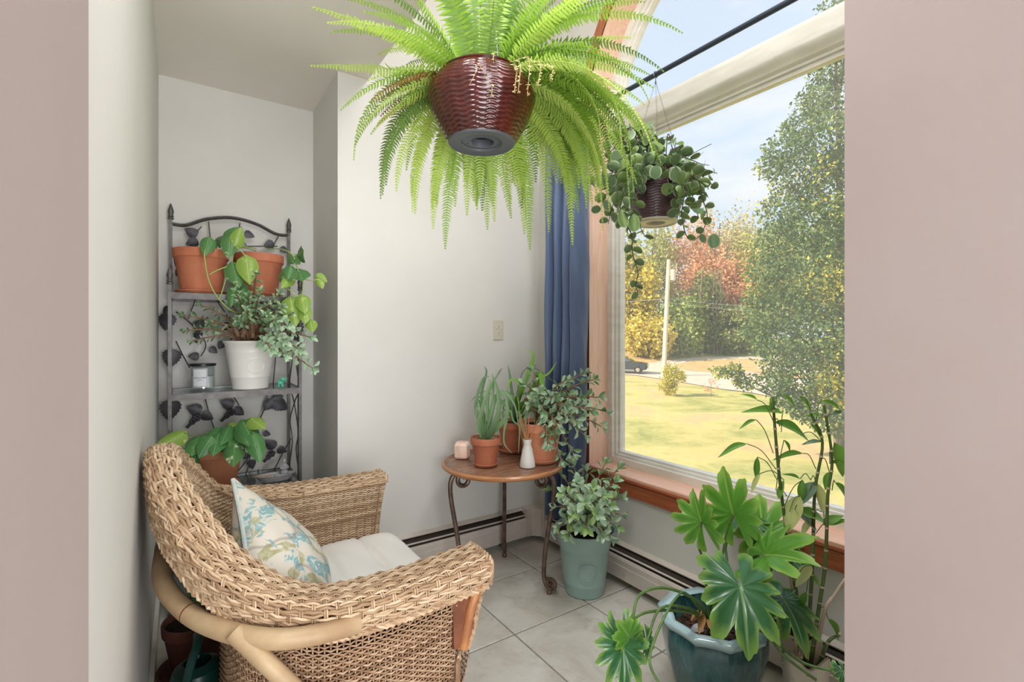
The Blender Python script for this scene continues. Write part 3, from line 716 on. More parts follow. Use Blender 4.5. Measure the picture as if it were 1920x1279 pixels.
# utility pole with wires
p = on_ground(1244, 706); dp = p.dot(FWD); top = at(1254, 487, d=dp)
M['polewood'] = mat('bleached_pole', (222, 208, 186), 0.85, c2=(206, 190, 166), ns=3, stretch=(1, 1, .1))
M['wire'] = mat('cable', (170, 166, 160), 0.7)
po = thing('utility_pole', 'tall pale utility pole beside the drive', 'utility pole', p)
MB().tube([p - Vector((0, 0, .3)), top], [.22, .17], 12).build('pole', M['polewood'], po)
q = at(1262, 516, d=dp - .25)
MB().lathe([(0, -.45), (.22, -.45), (.22, .42), (.15, .5), (0, .5)], q, 14).tube([q, q - RGT * .45], .05, 6).build('transformer', M['polewood'], po)
q2 = at(1257, 505, d=dp)
MB().box(q2, (.1, .1, .1)).tube([q2, q2 + RGT * .55 + Vector((0, 0, .25))], .035, 5).tube([q2 + RGT * .55 + Vector((0, 0, -.3)), q2 + RGT * .55 + Vector((0, 0, .55))], .04, 5).tube([q2 + RGT * .3, q2 + RGT * .3 + Vector((0, 0, .5))], .04, 5).build('insulators', M['polewood'], po)
def wire(a, b, sag, label):
    n = 16; pts = [a.lerp(b, i / n) - Vector((0, 0, sag * 4 * (i / n) * (1 - i / n))) for i in range(n + 1)]
    MB().tube(pts, .018, 5).build('cable', M['wire'], po)
a = at(1250, 560, d=dp)
wire(a + RGT * .1, at(1480, 578, d=46), .15, 'upper pale cable running right from the utility pole')
wire(a + RGT * .1 - Vector((0, 0, .35)), at(1470, 584, d=45), .2, 'lower pale cable running right from the utility pole')
wire(a - RGT * .1, at(1060, 566, d=52), .2, 'pale cable running left from the utility pole')
wire(at(1246, 548, d=dp), Vector(on_ground(1180, 668)), 0, 'slanting guy cable left of the utility pole')
# vehicles
def vehicle(name, label, pos, yaw, paint, sc=1.0):
    t = thing(name, label, 'car', pos)
    Mx = Matrix.Translation(pos) @ Matrix.Rotation(yaw, 4, 'Z') @ Matrix.Scale(sc, 4)
    def put(mb, nm, m, par=t, smooth=False, ang=.5):
        mb.v = [tuple(Mx @ Vector(q)) for q in mb.v]; return mb.build(nm, m, par, smooth, ang)
    side = [(2.25, .42), (2.32, .62), (2.28, .86), (2.1, .97), (1.2, 1.08), (1.0, 1.1), (-1.9, 1.12), (-2.2, 1.05), (-2.28, .8), (-2.28, .45), (-2.1, .35), (2.1, .34)]
    def loft(pr, ws):
        n = len(pr); v = []
        for w_, sg in ((ws, -1), (ws, 1)): v += [(x, sg * (w_[i] if hasattr(w_, '__len__') else w_), z) for i, (x, z) in enumerate(pr)]
        return MB().add(v, [tuple(range(n)), tuple(range(n, 2 * n))[::-1]] + [(i, n + i, n + (i + 1) % n, (i + 1) % n) for i in range(n)])
    body = put(loft(side, [.78, .82, .84, .82, .86, .9, .9, .84, .86, .88, .9, .88]), 'body', paint)
    put(loft([(1.05, 1.08), (.35, 1.56), (-.2, 1.66), (-1.5, 1.66), (-2.1, 1.12)], [.84, .66, .62, .62, .82]), 'roof', paint)
    gl_ = M['carglass']
    put(loft([(.98, 1.1), (.34, 1.53), (.31, 1.53), (.92, 1.1)], [.8, .64, .64, .8]), 'windshield', gl_)
    put(loft([(.86, 1.12), (.30, 1.5), (-.35, 1.55), (-.35, 1.12)], [.875, .70, .68, .875]), 'side_window', gl_)
    put(loft([(-.42, 1.12), (-.42, 1.55), (-1.4, 1.55), (-1.85, 1.14)], [.875, .68, .68, .86]), 'side_window', gl_)
    for x in (1.42, -1.4):
        for y in (-.82, .82):
            w = MB(); w.lathe([(0, -.1), (.2, -.1), (.22, -.08), (.34, -.1), (.345, .1), (.22, .08), (.2, .1), (0, .1)], (0, 0, 0), 20)
            w.v = [tuple(Matrix.Translation((x, y, .345)) @ Matrix.Rotation(PI / 2, 4, 'X') @ Vector(q)) for q in w.v]; wo_ = put(w, 'wheel', M['tyre'], t, True)
            c = MB(); c.lathe([(0, -.11), (.18, -.11), (.21, -.085), (0, .0)], (0, 0, 0), 12); c.lathe([(0, .11), (.18, .11), (.21, .085), (0, 0)], (0, 0, 0), 12)
            c.v = [tuple(Matrix.Translation((x, y, .345)) @ Matrix.Rotation(PI / 2, 4, 'X') @ Vector(q)) for q in c.v]; put(c, 'hubcap', M['alloy'], wo_, True)
    for y in (-.62, .62): put(MB().box((2.2, y, .8), (.26, .34, .14), bev=.03), 'headlight', M['lampg'])
    put(MB().box((2.3, 0, .72), (.06, .8, .16), bev=.02), 'grille', M['alloy']); put(MB().box((2.33, 0, .48), (.03, .5, .13)), 'number_plate', M['wax'])
    put(MB().box((-2.27, 0, .6), (.05, 1.5, .12), bev=.02), 'rear_bumper', M['tyre'])
    for y in (-.96, .96): put(MB().box((.75, y, 1.12), (.12, .16, .12), bev=.03), 'wing_mirror', paint)
    return t
M['carblack'] = mat('dark_car_paint', (44, 48, 52), 0.2, 0.2, coat=1); M['carwhite'] = mat('white_car_paint', (228, 226, 220), 0.3, coat=1)
M['carglass'] = mat('car_glass', (70, 80, 84), 0.08, coat=1); M['tyre'] = mat('tyre', (34, 34, 36), 0.8); M['alloy'] = mat('alloy', (190, 184, 174), 0.35, 0.6); M['lampg'] = mat('headlight', (236, 216, 190), 0.15, coat=1)
cpos = on_ground(1180, 700)
cpos = cpos - RGT * .55
vehicle('parked_car', 'dark parked car seen through the window at the left end of the drive', Vector((cpos.x, cpos.y, gz(cpos.x, cpos.y) + .06)), math.atan2(RGT.y, RGT.x) - .35, M['carblack'])
cp2 = at(1388, 667, d=62); cp2.z = gz(cp2.x, cp2.y) + .1
vehicle('parked_van', 'white vehicle half hidden under the trees at the edge of the woods', cp2, math.atan2(RGT.y, RGT.x) + 3.0, M['carwhite'], 1.0)
# ------------------------------------------------------------------ leaves
_LM = {}
def leafmesh(key, m, W=.5, wf=None, ny=8, nx=4, cup=0.1, curl=0.0, thick=0.0, wave=0.0, name='leaf', notch=0.0):
    kk = (key, m.name)
    if kk in _LM: return _LM[kk]
    wf = wf or (lambda t: math.sin(PI * t ** .8) ** .7)
    v = []; rim = []; f = []
    def sheet(sign):
        k = len(v)
        for j in range(ny + 1):
            t = j / ny; w = wf(min(max(t, 0.0), 1.0)) if 0 < j < ny else 0.012
            for i in range(nx + 1):
                s = 2 * i / nx - 1
                x = s * w * W; y = t - notch * abs(s) * (1 - t) ** 4
                z = cup * (x / max(W, .01)) ** 2 * W * 2 - curl * t * t + wave * math.sin(t * 11 + s * 2) * abs(s)
                z += sign * thick * (1 - s * s) * math.sin(PI * min(1, t * 1.02 + .02)) ** .5
                v.append((x, y, z)); rim.append(max(abs(s), 0 if t < .9 else (t - .9) * 10, 0))
        for j in range(ny):
            for i in range(nx):
                a = k + j * (nx + 1) + i; q = (a, a + 1, a + nx + 2, a + nx + 1); f.append(q if sign >= 0 else q[::-1])
    sheet(1)
    if thick: sheet(-1)
    me = bpy.data.meshes.new(name); me.from_pydata(v, [], f); me.polygons.foreach_set('use_smooth', [True] * len(f))
    a = me.attributes.new('rim', 'FLOAT', 'POINT'); a.data.foreach_set('value', rim); me.materials.append(m); me.update()
    _LM[kk] = me; return me
def put_leaf(me, root, base, dirv, up, Ln, Wd=None, name='leaf'):
    Y = Vector(dirv).normalized(); up = Vector(up); X = Y.cross(up)
    if X.length < 1e-4: X = Y.orthogonal()
    X.normalize(); Z = X.cross(Y); Wd = Wd or Ln
    m = Matrix(((X.x * Wd, Y.x * Ln, Z.x * Ln, 0), (X.y * Wd, Y.y * Ln, Z.y * Ln, 0), (X.z * Wd, Y.z * Ln, Z.z * Ln, 0), (0, 0, 0, 1)))
    o = bpy.data.objects.new(name, me); link(o, root); o.matrix_basis = Matrix.Translation(Vector(base) - origin(root)) @ m; return o
CAMP = Vector((0, 0, EYE))
def leaf_px(me, root, a, b, W=None, tilt=(0, 0, .5), toward=1.0):
    """leaf from stalk point a to tip b (each (u, v, depth)), broad side roughly towards the room's doorway"""
    A, B = at(a[0], a[1], d=a[2]), at(b[0], b[1], d=b[2]); up = (CAMP - A).normalized() * toward + Vector(tilt)
    return put_leaf(me, root, A, B - A, up, (B - A).length, W)
def ribbon(root, pts, W, m, fold=.25, name='leaf', up=(0, 0, 1), wf=None, nx=4, sub=5):
    P = spl(pts, sub); n = len(P) - 1; wf = wf or (lambda t: (1 - t) ** .6 * min(1, .55 + t * 3)); mb = MB(); v = []; rim = []
    for j, p in enumerate(P):
        t = (P[min(j + 1, n)] - P[max(j - 1, 0)]).normalized(); s = t.cross(Vector(up))
        if s.length < .05: s = t.orthogonal()
        s.normalize(); w = s.cross(t); ww = max(.0006, W * wf(j / n) / 2)
        for i in range(nx + 1):
            q = 2 * i / nx - 1; v.append(p + s * q * ww + w * abs(q) * ww * fold * 2)
    f = [(j * (nx + 1) + i, j * (nx + 1) + i + 1, (j + 1) * (nx + 1) + i + 1, (j + 1) * (nx + 1) + i) for j in range(n) for i in range(nx)]
    mb.add(v, f); return mb.build(name, m, root, True, None)
round_w = lambda t: math.sqrt(max(0, 1 - (2 * t - 1) ** 2)) ** .95
obov = lambda t: (math.sin(PI * t ** 1.25) ** .75) * (.35 + .65 * min(1, t * 1.9))
heart = lambda t: (math.sin(PI * t ** .55) ** .8) if t < 1 else 0
lanc = lambda t: math.sin(PI * t ** .75) ** .9
def jadeleaf(m, k=0): return leafmesh('jade%d' % k, m, .21 + .05 * k, obov, 8, 4, cup=.35, curl=.12 - .1 * k, thick=.035)
def roundleaf(m, k=0): return leafmesh('round%d' % k, m, .42 + .04 * k, round_w, 8, 6, cup=-.18 + .2 * k, curl=.12 * (k - .5), thick=.012)

def leafy_stem(root, pts, r0, r1, stem_m, meshes, R_, Ln, spacing, start=.3, pairs=True, spread=55, rosette=True, up_=(0, 0, 1), face=0.0):
    """a stem with leaves in crossed pairs (or alternating) and a rosette at its tip"""
    P = spl(pts, 5); n = len(P); acc = 0; tot = sum((P[i + 1] - P[i]).length for i in range(n - 1))
    MB().tube(P, [r0 + (r1 - r0) * i / (n - 1) for i in range(n)], 6).build('stem', stem_m, root)
    s = start * tot; cum = [0]
    for i in range(n - 1): cum.append(cum[-1] + (P[i + 1] - P[i]).length)
    k = R_.randint(0, 1)
    while s < tot:
        i = max(j for j in range(n - 1) if cum[j] <= s); q = P[i].lerp(P[i + 1], (s - cum[i]) / max(1e-6, cum[i + 1] - cum[i]))
        t = (P[i + 1] - P[i]).normalized(); a0 = k * PI / 2 + R_.uniform(-.4, .4); o1 = t.orthogonal().normalized(); o2 = t.cross(o1)
        for e in ((0, 1) if pairs else (0,)):
            a = a0 + e * PI + (0 if pairs else k * 1.1); rad = o1 * math.cos(a) + o2 * math.sin(a); sp = math.radians(spread + R_.uniform(-14, 14))
            d = rad * math.sin(sp) + t * math.cos(sp); ln = Ln * R_.uniform(.75, 1.15) * (1 - .25 * s / tot)
            upv = t + Vector(up_) * .5 + (CAMP - q).normalized() * face
            put_leaf(R_.choice(meshes), root, q + rad * r1, d, upv, ln)
        s += spacing * R_.uniform(.8, 1.2); k += 1
    if rosette:
        t = (P[-1] - P[-2]).normalized(); o1 = t.orthogonal().normalized(); o2 = t.cross(o1)
        for e in range(4):
            a = e * PI / 2 + .3; rad = o1 * math.cos(a) + o2 * math.sin(a); d = rad * (.75 if e % 2 else .45) + t
            put_leaf(R_.choice(meshes), root, P[-1], d, t - rad * .3 + Vector(up_) * .3, Ln * R_.uniform(.55, .8))
# ------------------------------------------------------------------ pots
def flowerpot(root, c, rt, rb, h, m, soil=True, rimh=None, name='pot', rw=.006, sm=None):
    rimh = rimh or h * .2; t = .006; k = rb + (rt - rb) * (1 - rimh / h)
    MB().lathe([(0, 0), (rb - .004, 0), (rb, .004), (k - rw * .2, h - rimh - .004), (k + rw * .4, h - rimh), (k + rw, h - rimh + .004), (rt + rw * .2, h - .004), (rt, h), (rt - t, h), (rt - t - .002, h - .006), (k - t - .004, h - rimh - .01), (rb - t, .012), (0, .012)], c, 40).build(name, m, root)
    if soil:
        rs = rt - t - .0035 - (rt - k) * .35
        def sf(a, b): 
            r = rs * b; q = 2 * PI * a; return (c[0] + r * math.cos(q), c[1] + r * math.sin(q), c[2] + h - rimh * .5 + .004 * math.sin(9 * q + 20 * b) * b + .004 * (1 - b))
        MB().grid(sf, 32, 6).build('soil', sm or M['soil'], root)
def saucer(root, c, r, m, h=.018):
    MB().lathe([(0, 0), (r * .86, 0), (r * .9, .002), (r, h - .003), (r - .001, h), (r - .007, h), (r * .86 - .004, .007), (0, .007)], c, 40).build('saucer', m, root)

# ------------------------------------------------------------------ hanging fern
R_ = random.Random(11)
FC = at(903, 263, d=1.36); fx, fy = FC.x, FC.y
fern = thing('hanging_fern', 'big bright green fern hanging in a glossy oxblood basket-weave pot', 'plant', (fx, fy, 1.752))
def weavepot(root, c, prof, m, rows, cols, amp):
    """prof: list of (r,z); basket-like relief in the wall"""
    zs0, zs1 = prof[0][1], prof[-1][1]
    def rr(z):
        for (a, b), (a2, b2) in zip(prof, prof[1:]):
            if b <= z <= b2: 
                t = (z - b) / (b2 - b); return a + (a2 - a) * t
        return prof[-1][0]
    NR = rows * 6
    def fn(a, b):
        z = zs0 + (zs1 - zs0) * b; q = 2 * PI * a
        ph = rows * 2 * PI * b + 1.57 * math.tanh(2.5 * math.cos(cols * q)) + .4 * math.sin(q * 3)
        r = rr(z) + amp * (math.sin(ph) * .5 + .5) ** .7 * (1 if 0.02 < b < .98 else .3)
        return (c[0] + r * math.cos(q), c[1] + r * math.sin(q), c[2] + z)
    MB().grid(fn, 144, NR).build('pot', m, root, True, None)
weavepot(fern, (fx, fy, 1.755), [(.090, 0.0), (.116, .042), (.136, .085), (.146, .118), (.140, .142), (.122, .168), (.110, .178)], M['burg'], 17, 15, .0036)
MB().lathe([(.110, .174), (.116, .181), (.110, .187), (.100, .182), (.096, .15), (0, .15)], (fx, fy, 1.755), 40).build('rim', M['burg'], fern)
MB().lathe([(0, .035), (.030, .035), (.034, .006), (.036, .004), (.055, .008), (.058, .003), (.084, .002), (.090, .0), (.093, .004), (.092, .012)], (fx, fy, 1.752), 40).build('base_ring', M['greyplastic'], fern)
MB().lathe([(0, -.001), (.0085, -.001), (.009, .004), (.009, .03), (0, .03)], (fx - .022, fy + .026, 1.756), 12).build('drain_nub', M['greyplastic'], fern)
MB().lathe([(0, 0.002), (.032, 0.002), (.032, .004), (0, .004)], (fx, fy, 1.776), 20).build('drain_hole', M['black'], fern)
MB().lathe([(0, .168), (.07, .165), (.1, .158)], (fx, fy, 1.755), 24).build('soil', M['soil'], fern)
for k in range(3):
    a = k * 2 * PI / 3 + .4
    MB().tube([(fx + .108 * math.cos(a), fy + .108 * math.sin(a), 1.93), (fx, fy, 2.55)], .0012, 5).build('hanger_wire', M['steel'], fern)
MB().tube([(fx, fy, 2.55), (fx, fy, CL - .0 if fx < CX else CH)], .002, 6).tube([(fx, fy, 2.56), (fx, fy, 2.5)], .004, 6).build('hook', M['steel'], fern)
def frond(root, base, az, e0, Ln, sag, m, wid=.034, name='frond', seed=0, twist=0, m_stem=None):
    rr = random.Random(seed); n = 26; ds = Ln / n; P = [Vector(base)]; e = e0; a = az
    for i in range(n):
        t = i / n; e = e0 - sag * t ** .8; e = max(e, -1.5); a += twist / n
        P.append(P[-1] + Vector((math.cos(a) * math.cos(e), math.sin(a) * math.cos(e), math.sin(e))) * ds)
    mb = MB(); mb.tube(P, [.0013 * (1 - .6 * i / n) for i in range(n + 1)], 3, False)
    npair = int(Ln / .0088); st = int(npair * .10)
    hz = Vector((math.cos(az), math.sin(az), 0)); sd0 = Vector((-hz.y, hz.x, 0))
    for k in range(st, npair):
        t = (k + .5) / npair; q = t * n; i = min(int(q), n - 1); p = P[i].lerp(P[i + 1], q - i); T_ = (P[i + 1] - P[i]).normalized()
        sd = (sd0 - T_ * sd0.dot(T_)).normalized(); nm = T_.cross(sd); 
        w = wid * min(1, (t - .06) * 6 + .25) * (1 - max(0, (t - .35) / .65)) ** .75 + .003
        for sg in (-1, 1):
            dr = (sd * sg + T_ * (.22 + rr.uniform(-.1, .1)) + nm * sg * 0 + Vector((0, 0, -.18)) * rr.uniform(.2, 1.4)).normalized()
            hw = .0052 * (.7 + .3 * (1 - t)); fw = T_ * hw; l = w * rr.uniform(.9, 1.08)
            b0 = p + dr * .0005; mdp = p + dr * l * .55 + nm * (-.002); tp = p + dr * l + T_ * .002 + Vector((0, 0, -.0022))
            mb.add([b0 - fw * .55, b0 + fw * .75, mdp + fw * .72, tp, mdp - fw * .6], [(0, 1, 2, 4), (4, 2, 3)])
    o = mb.build(name, m, root, True, None); return o
FM = [M['fern1'], M['fern2'], M['fern3'], M['fern1'], M['fern2']]
deg = math.radians
k = 0
def addf(az, e0, Ln, sag, wid=.038, mm=None, off=.06, zz=1.922):
    global k; k += 1
    b = (fx + off * math.cos(deg(az)), fy + off * math.sin(deg(az)), zz)
    frond(fern, b, deg(az) + R_.uniform(-.12, .12), deg(e0), Ln, deg(sag), mm or R_.choice(FM), wid, seed=k, twist=R_.uniform(-.35, .35))
# back and right: long, cascading
for i in range(54): 
    az = R_.uniform(-52, 92); addf(az, R_.uniform(20, 62), R_.uniform(.42, .60), R_.uniform(120, 150), mm=R_.choice(FM[:2] + FM))
for i in range(40): 
    az = R_.uniform(-45, 85); addf(az, R_.uniform(-5, 30), R_.uniform(.36, .58), R_.uniform(75, 112), mm=R_.choice([M['fern2'], M['fern1'], M['fern2']]), off=.085)
# right: arching outwards
for i in range(34): addf(R_.uniform(-62, 30), R_.uniform(15, 65), R_.uniform(.38, .56), R_.uniform(45, 105))
# upright crown
for i in range(34): addf(R_.uniform(0, 360), R_.uniform(55, 88), R_.uniform(.28, .46), R_.uniform(20, 80), mm=R_.choice([M['fern1'], M['fern3'], M['fern1']]), off=.045)
# left side
for (az, e0, Ln, sg) in [(150, 12, .42, 10), (160, 38, .40, 45), (148, 25, .36, 75), (138, 20, .38, 95), (158, 5, .34, 70), (140, 35, .45, 130), (130, 30, .50, 140), (124, 20, .46, 120), (118, 25, .44, 120), (112, 15, .42, 110),
                         (165, 50, .38, 80), (172, 45, .30, 70), (152, 58, .40, 70), (128, 62, .42, 60), (145, 0, .30, 60), (135, 5, .40, 95), (105, 10, .46, 112), (98, 20, .5, 120), (170, 18, .26, 55), (180, 42, .24, 60)]: addf(az, e0, Ln, sg)
for i in range(5): addf(R_.uniform(125, 165), R_.uniform(5, 30), R_.uniform(.2, .3), 60, .024, M['ferndry'])
for (u, v0, v1, sc) in [(925, 105, 180, 1), (975, 118, 172, 1), (992, 112, 176, 1), (968, 125, 170, .8), (1035, 125, 150, .8), (1012, 118, 160, 1)]:
    mb = MB(); a = at(u, v0, d=1.235); b_ = at(u - 3, v1, d=1.22)
    pts = spl([Vector((fx, fy, 1.94)).lerp(a, .75) + Vector((0, 0, .012)), a, b_], 8); mb.tube(pts, .0008, 3, False)
    for q in pts[5:]:
        for e in range(5):
            dv = Vector((R_.uniform(-1, 1), R_.uniform(-1, 1), R_.uniform(-1, .4))).normalized() * .007
            s_ = dv.orthogonal().normalized() * .0022; mb.add([q - s_ * .4, q + dv * .6 + s_, q + dv, q + dv * .6 - s_], [(0, 1, 2, 3)])
    mb.build('dried_frond', M['fernpale'], fern, True, None)
mb = MB()
for (u0, v0, u1, v1, u2, v2) in [(905, 108, 890, 140, 880, 160), (885, 110, 905, 130, 912, 150)]:
    mb.tube(spl([at(u0, v0, d=1.24), at(u1, v1, d=1.2), at(u2, v2, d=1.205)], 8), .0008, 4)
mb.build('runner', M['ferndry'], fern)

# ------------------------------------------------------------------ trailing plant hanging from the rod
hx_, hy_ = RX, 1.432
hp = thing('hanging_trailing_plant', 'dark round-leaved trailing plant hanging from the curtain rod in a plum basket-weave pot', 'plant', (hx_, hy_, 1.715))
weavepot(hp, (hx_, hy_, 1.72), [(.088, 0), (.108, .07), (.124, .15), (.130, .20)], M['plum'], 18, 12, .0022)
MB().lathe([(.126, .195), (.134, .204), (.126, .210), (.118, .20), (.11, .17), (0, .17)], (hx_, hy_, 1.72), 36).build('rim', M['plum'], hp)
MB().lathe([(0, .02), (.04, .02), (.042, .004), (.060, .002), (.078, .006), (.088, .0), (.094, .004), (.096, .012), (.088, .014)], (hx_, hy_, 1.714), 36).build('base_ring', M['palering'], hp)
MB().lathe([(0, .175), (.115, .172)], (hx_, hy_, 1.72), 24).build('soil', M['soil'], hp)
hook = Vector((RX, hy_, RZ - .03))
MB().tube([(RX + .013 * math.sin(a), hy_, RZ + .013 * math.cos(a)) for a in [deg(q) for q in range(-150, 151, 20)]] , .0022, 6).tube([(RX, hy_, RZ - .012), hook - Vector((0, 0, .012))], .002, 6).build('hook', M['steel'], hp)
for kk in range(3):
    a = 2 * PI * kk / 3 + 2.65; e = Vector((hx_ + .13 * math.cos(a), hy_ + .13 * math.sin(a), 1.925)); mb = MB(); n = 46; ax = (e - hook)
    for i in range(n):
        p, q = hook + ax * (i / n), hook + ax * ((i + .8) / n); w = ax.orthogonal().normalized() * .0022; w2 = ax.cross(w).normalized() * .0022; ww = w if i % 2 else w2
        mb.tube([p - ww, q - ww], .0007, 3, False).tube([p + ww, q + ww], .0007, 3, False)
    mb.build('chain', M['steel'], hp)
R_ = random.Random(23)
HM = [roundleaf(M['hoya'], 0), roundleaf(M['hoya'], 1), roundleaf(M['hoya'], 0), roundleaf(M['hoya2'], 0)]
def hstem(pts, ln=.05, sp=.03, st=.25, seed=0, sm=M['stem_dark']): leafy_stem(hp, pts, .0026, .0015, sm, HM, R_, ln, sp, st, pairs=False, spread=62, rosette=False, up_=(0, 0, .6), face=.7)
hc = Vector((hx_, hy_, 1.90))
targets = [  # photo pixel and depth of stem ends
 (1105, 350, 2.1), (1125, 395, 2.05), (1140, 420, 2.1), (1115, 300, 2.2), (1130, 265, 2.2), (1150, 245, 2.25), (1180, 232, 2.15), (1175, 262, 2.05), (1150, 330, 1.98), (1165, 380, 1.97), (1175, 415, 2.0),
 (1215, 240, 2.15), (1245, 275, 2.0), (1268, 262, 2.2), (1290, 290, 2.1), (1330, 310, 2.1), (1345, 325, 2.2), (1340, 355, 2.1), (1320, 375, 2.05), (1300, 345, 1.96), (1275, 330, 1.95),
 (1230, 310, 1.95), (1205, 300, 1.94), (1185, 345, 1.95), (1255, 360, 1.96), (1292, 390, 2.0), (1275, 410, 1.99), (1160, 300, 2.0), (1195, 280, 2.2), (1310, 410, 2.05), (1135, 360, 2.25), (1205, 330, 1.95)]
for i, (u, v, d) in enumerate(targets):
    e = at(u, v, d=d); o = e - hc; hor = Vector((o.x, o.y, 0)); m1 = hc + hor * .45 + Vector((R_.uniform(-.02, .02), R_.uniform(-.02, .02), max(.045, o.z * .8 + .05)))
    m2 = hc + hor * .85 + Vector((0, 0, o.z * .6 + .03)); s0 = hc + hor.normalized() * .05
    hstem([s0, m1, m2, e], ln=.068, sp=.029, st=.26)
hstem([hc, at(1160, 350, d=1.98), at(1170, 410, d=1.97), at(1184, 440, d=1.97), at(1186, 475, d=1.97), at(1196, 510, d=1.97), at(1192, 535, d=1.97), at(1196, 548, d=1.97)], ln=.050, sp=.022, st=.5)
hstem([hc, at(1300, 330, d=1.97), at(1318, 375, d=1.97), at(1326, 405, d=1.97), at(1318, 432, d=1.97), at(1302, 452, d=1.97)], ln=.054, sp=.024, st=.5)
hstem([hc, at(1280, 350, d=1.95), at(1278, 400, d=1.95), at(1283, 430, d=1.95), at(1290, 448, d=1.95)], ln=.046, sp=.022, st=.5)
hstem([hc, at(1200, 350, d=1.96), at(1188, 400, d=1.95), at(1200, 425, d=1.96), at(1210, 445, d=1.97)], ln=.05, sp=.03, st=.5)
MB().tube(spl([hc, at(1288, 296, d=2.1), at(1310, 282, d=2.1), at(1334, 270, d=2.1)], 5), [.0015] * 16, 4).build('bare_stem', M['stem_dark'], hp)
leaf_px(HM[0], hp, (1338, 438, 1.97), (1340, 466, 1.97)); leaf_px(HM[3], hp, (1188, 400, 1.95), (1190, 436, 1.93), .055); leaf_px(HM[3], hp, (1165, 392, 1.95), (1172, 428, 1.93), .05)

# ------------------------------------------------------------------ round table and what stands on it
TX, TY, TZ, TR_ = 1.338, 2.05, 0.600, .305
tb = thing('side_table', 'round wooden side table on three scrolled bronzed iron legs', 'table', (TX, TY, 0))
MB().lathe([(0, -.004), (.268, -.004), (.272, -.0055), (.276, -.004), (.284, -.001), (.292, .0), (.292, -.02), (0, -.02)], (TX, TY, TZ), 72).build('tabletop', M['tabletop'], tb)
MB().lathe([(.291, -.0005), (.299, -.002), (.305, -.008), (.304, -.016), (.296, -.024), (.27, -.024)], (TX, TY, TZ), 72).build('rim', M['tableedge'], tb)
for az, nm in ((-65, 0), (55, 0), (176, 0)):
    a = deg(az); dr = Vector((math.cos(a), math.sin(a), 0)); c0 = Vector((TX, TY, 0))
    def P2(r, z): return c0 + dr * r + Vector((0, 0, z))
    pts = [P2(.212 + (.012 + .0026 * i) * math.cos(q), .532 + (.012 + .0026 * i) * math.sin(q)) for i, q in enumerate([deg(w) for w in range(-330, 71, 40)])]
    top = [P2(.236, .570), P2(.266, .562), P2(.284, .52), P2(.278, .44), P2(.258, .33), P2(.240, .22), P2(.230, .12), P2(.232, .065), P2(.248, .034), P2(.27, .026)]
    sc = [P2(.262 + (.030 - .0028 * i) * math.cos(q), .052 + (.030 - .0028 * i) * math.sin(q)) for i, q in enumerate([deg(w) for w in range(-70, 330, 36)])]
    path = spl(pts + top + sc[1:], 3)
    lg = MB().tube(path, .0112, 8).build('leg', M['iron'], tb)
    MB().lathe([(0, 0), (.011, 0), (.0125, .005), (.0125, .014), (.009, .022), (0, .022)], P2(.258, .0), 14).build('foot', M['iron'], lg)
ring = [Vector((TX + .20 * math.cos(q), TY + .20 * math.sin(q), .570)) for q in [2 * PI * i / 48 for i in range(49)]]
MB().tube(ring, .006, 6, False).build('support_ring', M['iron'], tb)

c = at(867, 858, z=TZ); s_ = thing('salt_candle_holder', 'pinkish salt crystal block at the left edge of the table', 'candle holder', c)
v = []; R_ = random.Random(3); mb = MB()
for i in range(9):
    pass
mb.lathe([(0, 0), (.036, 0), (.042, .008), (.043, .066), (.036, .078), (.018, .080), (.016, .066), (0, .064)], c, 8, rfun=lambda a, z: 1 + .07 * math.cos(4 * a + .6) + .03 * math.sin(3 * a + z * 60))
mb.build('crystal', M['salt'], s_, True, .35)

def pebbles(root, c, r, n, m, seed, sz=.006, name='pebbles'):
    R2 = random.Random(seed); mb = MB()
    for i in range(n):
        a, q = R2.uniform(0, 2 * PI), r * math.sqrt(R2.random()); s0 = sz * R2.uniform(.7, 1.3); cc_ = (c[0] + q * math.cos(a), c[1] + q * math.sin(a), c[2] + R2.uniform(0, sz * .7))
        mb.lathe([(0, -s0 * .6), (s0 * .8, -s0 * .3), (s0, .1 * s0), (s0 * .6, s0 * .55), (0, s0 * .65)], cc_, 6, R2.uniform(.8, 1.3), R2.uniform(.8, 1.2))
    o = mb.build(name, m, root); o['kind'] = 'stuff'; return o
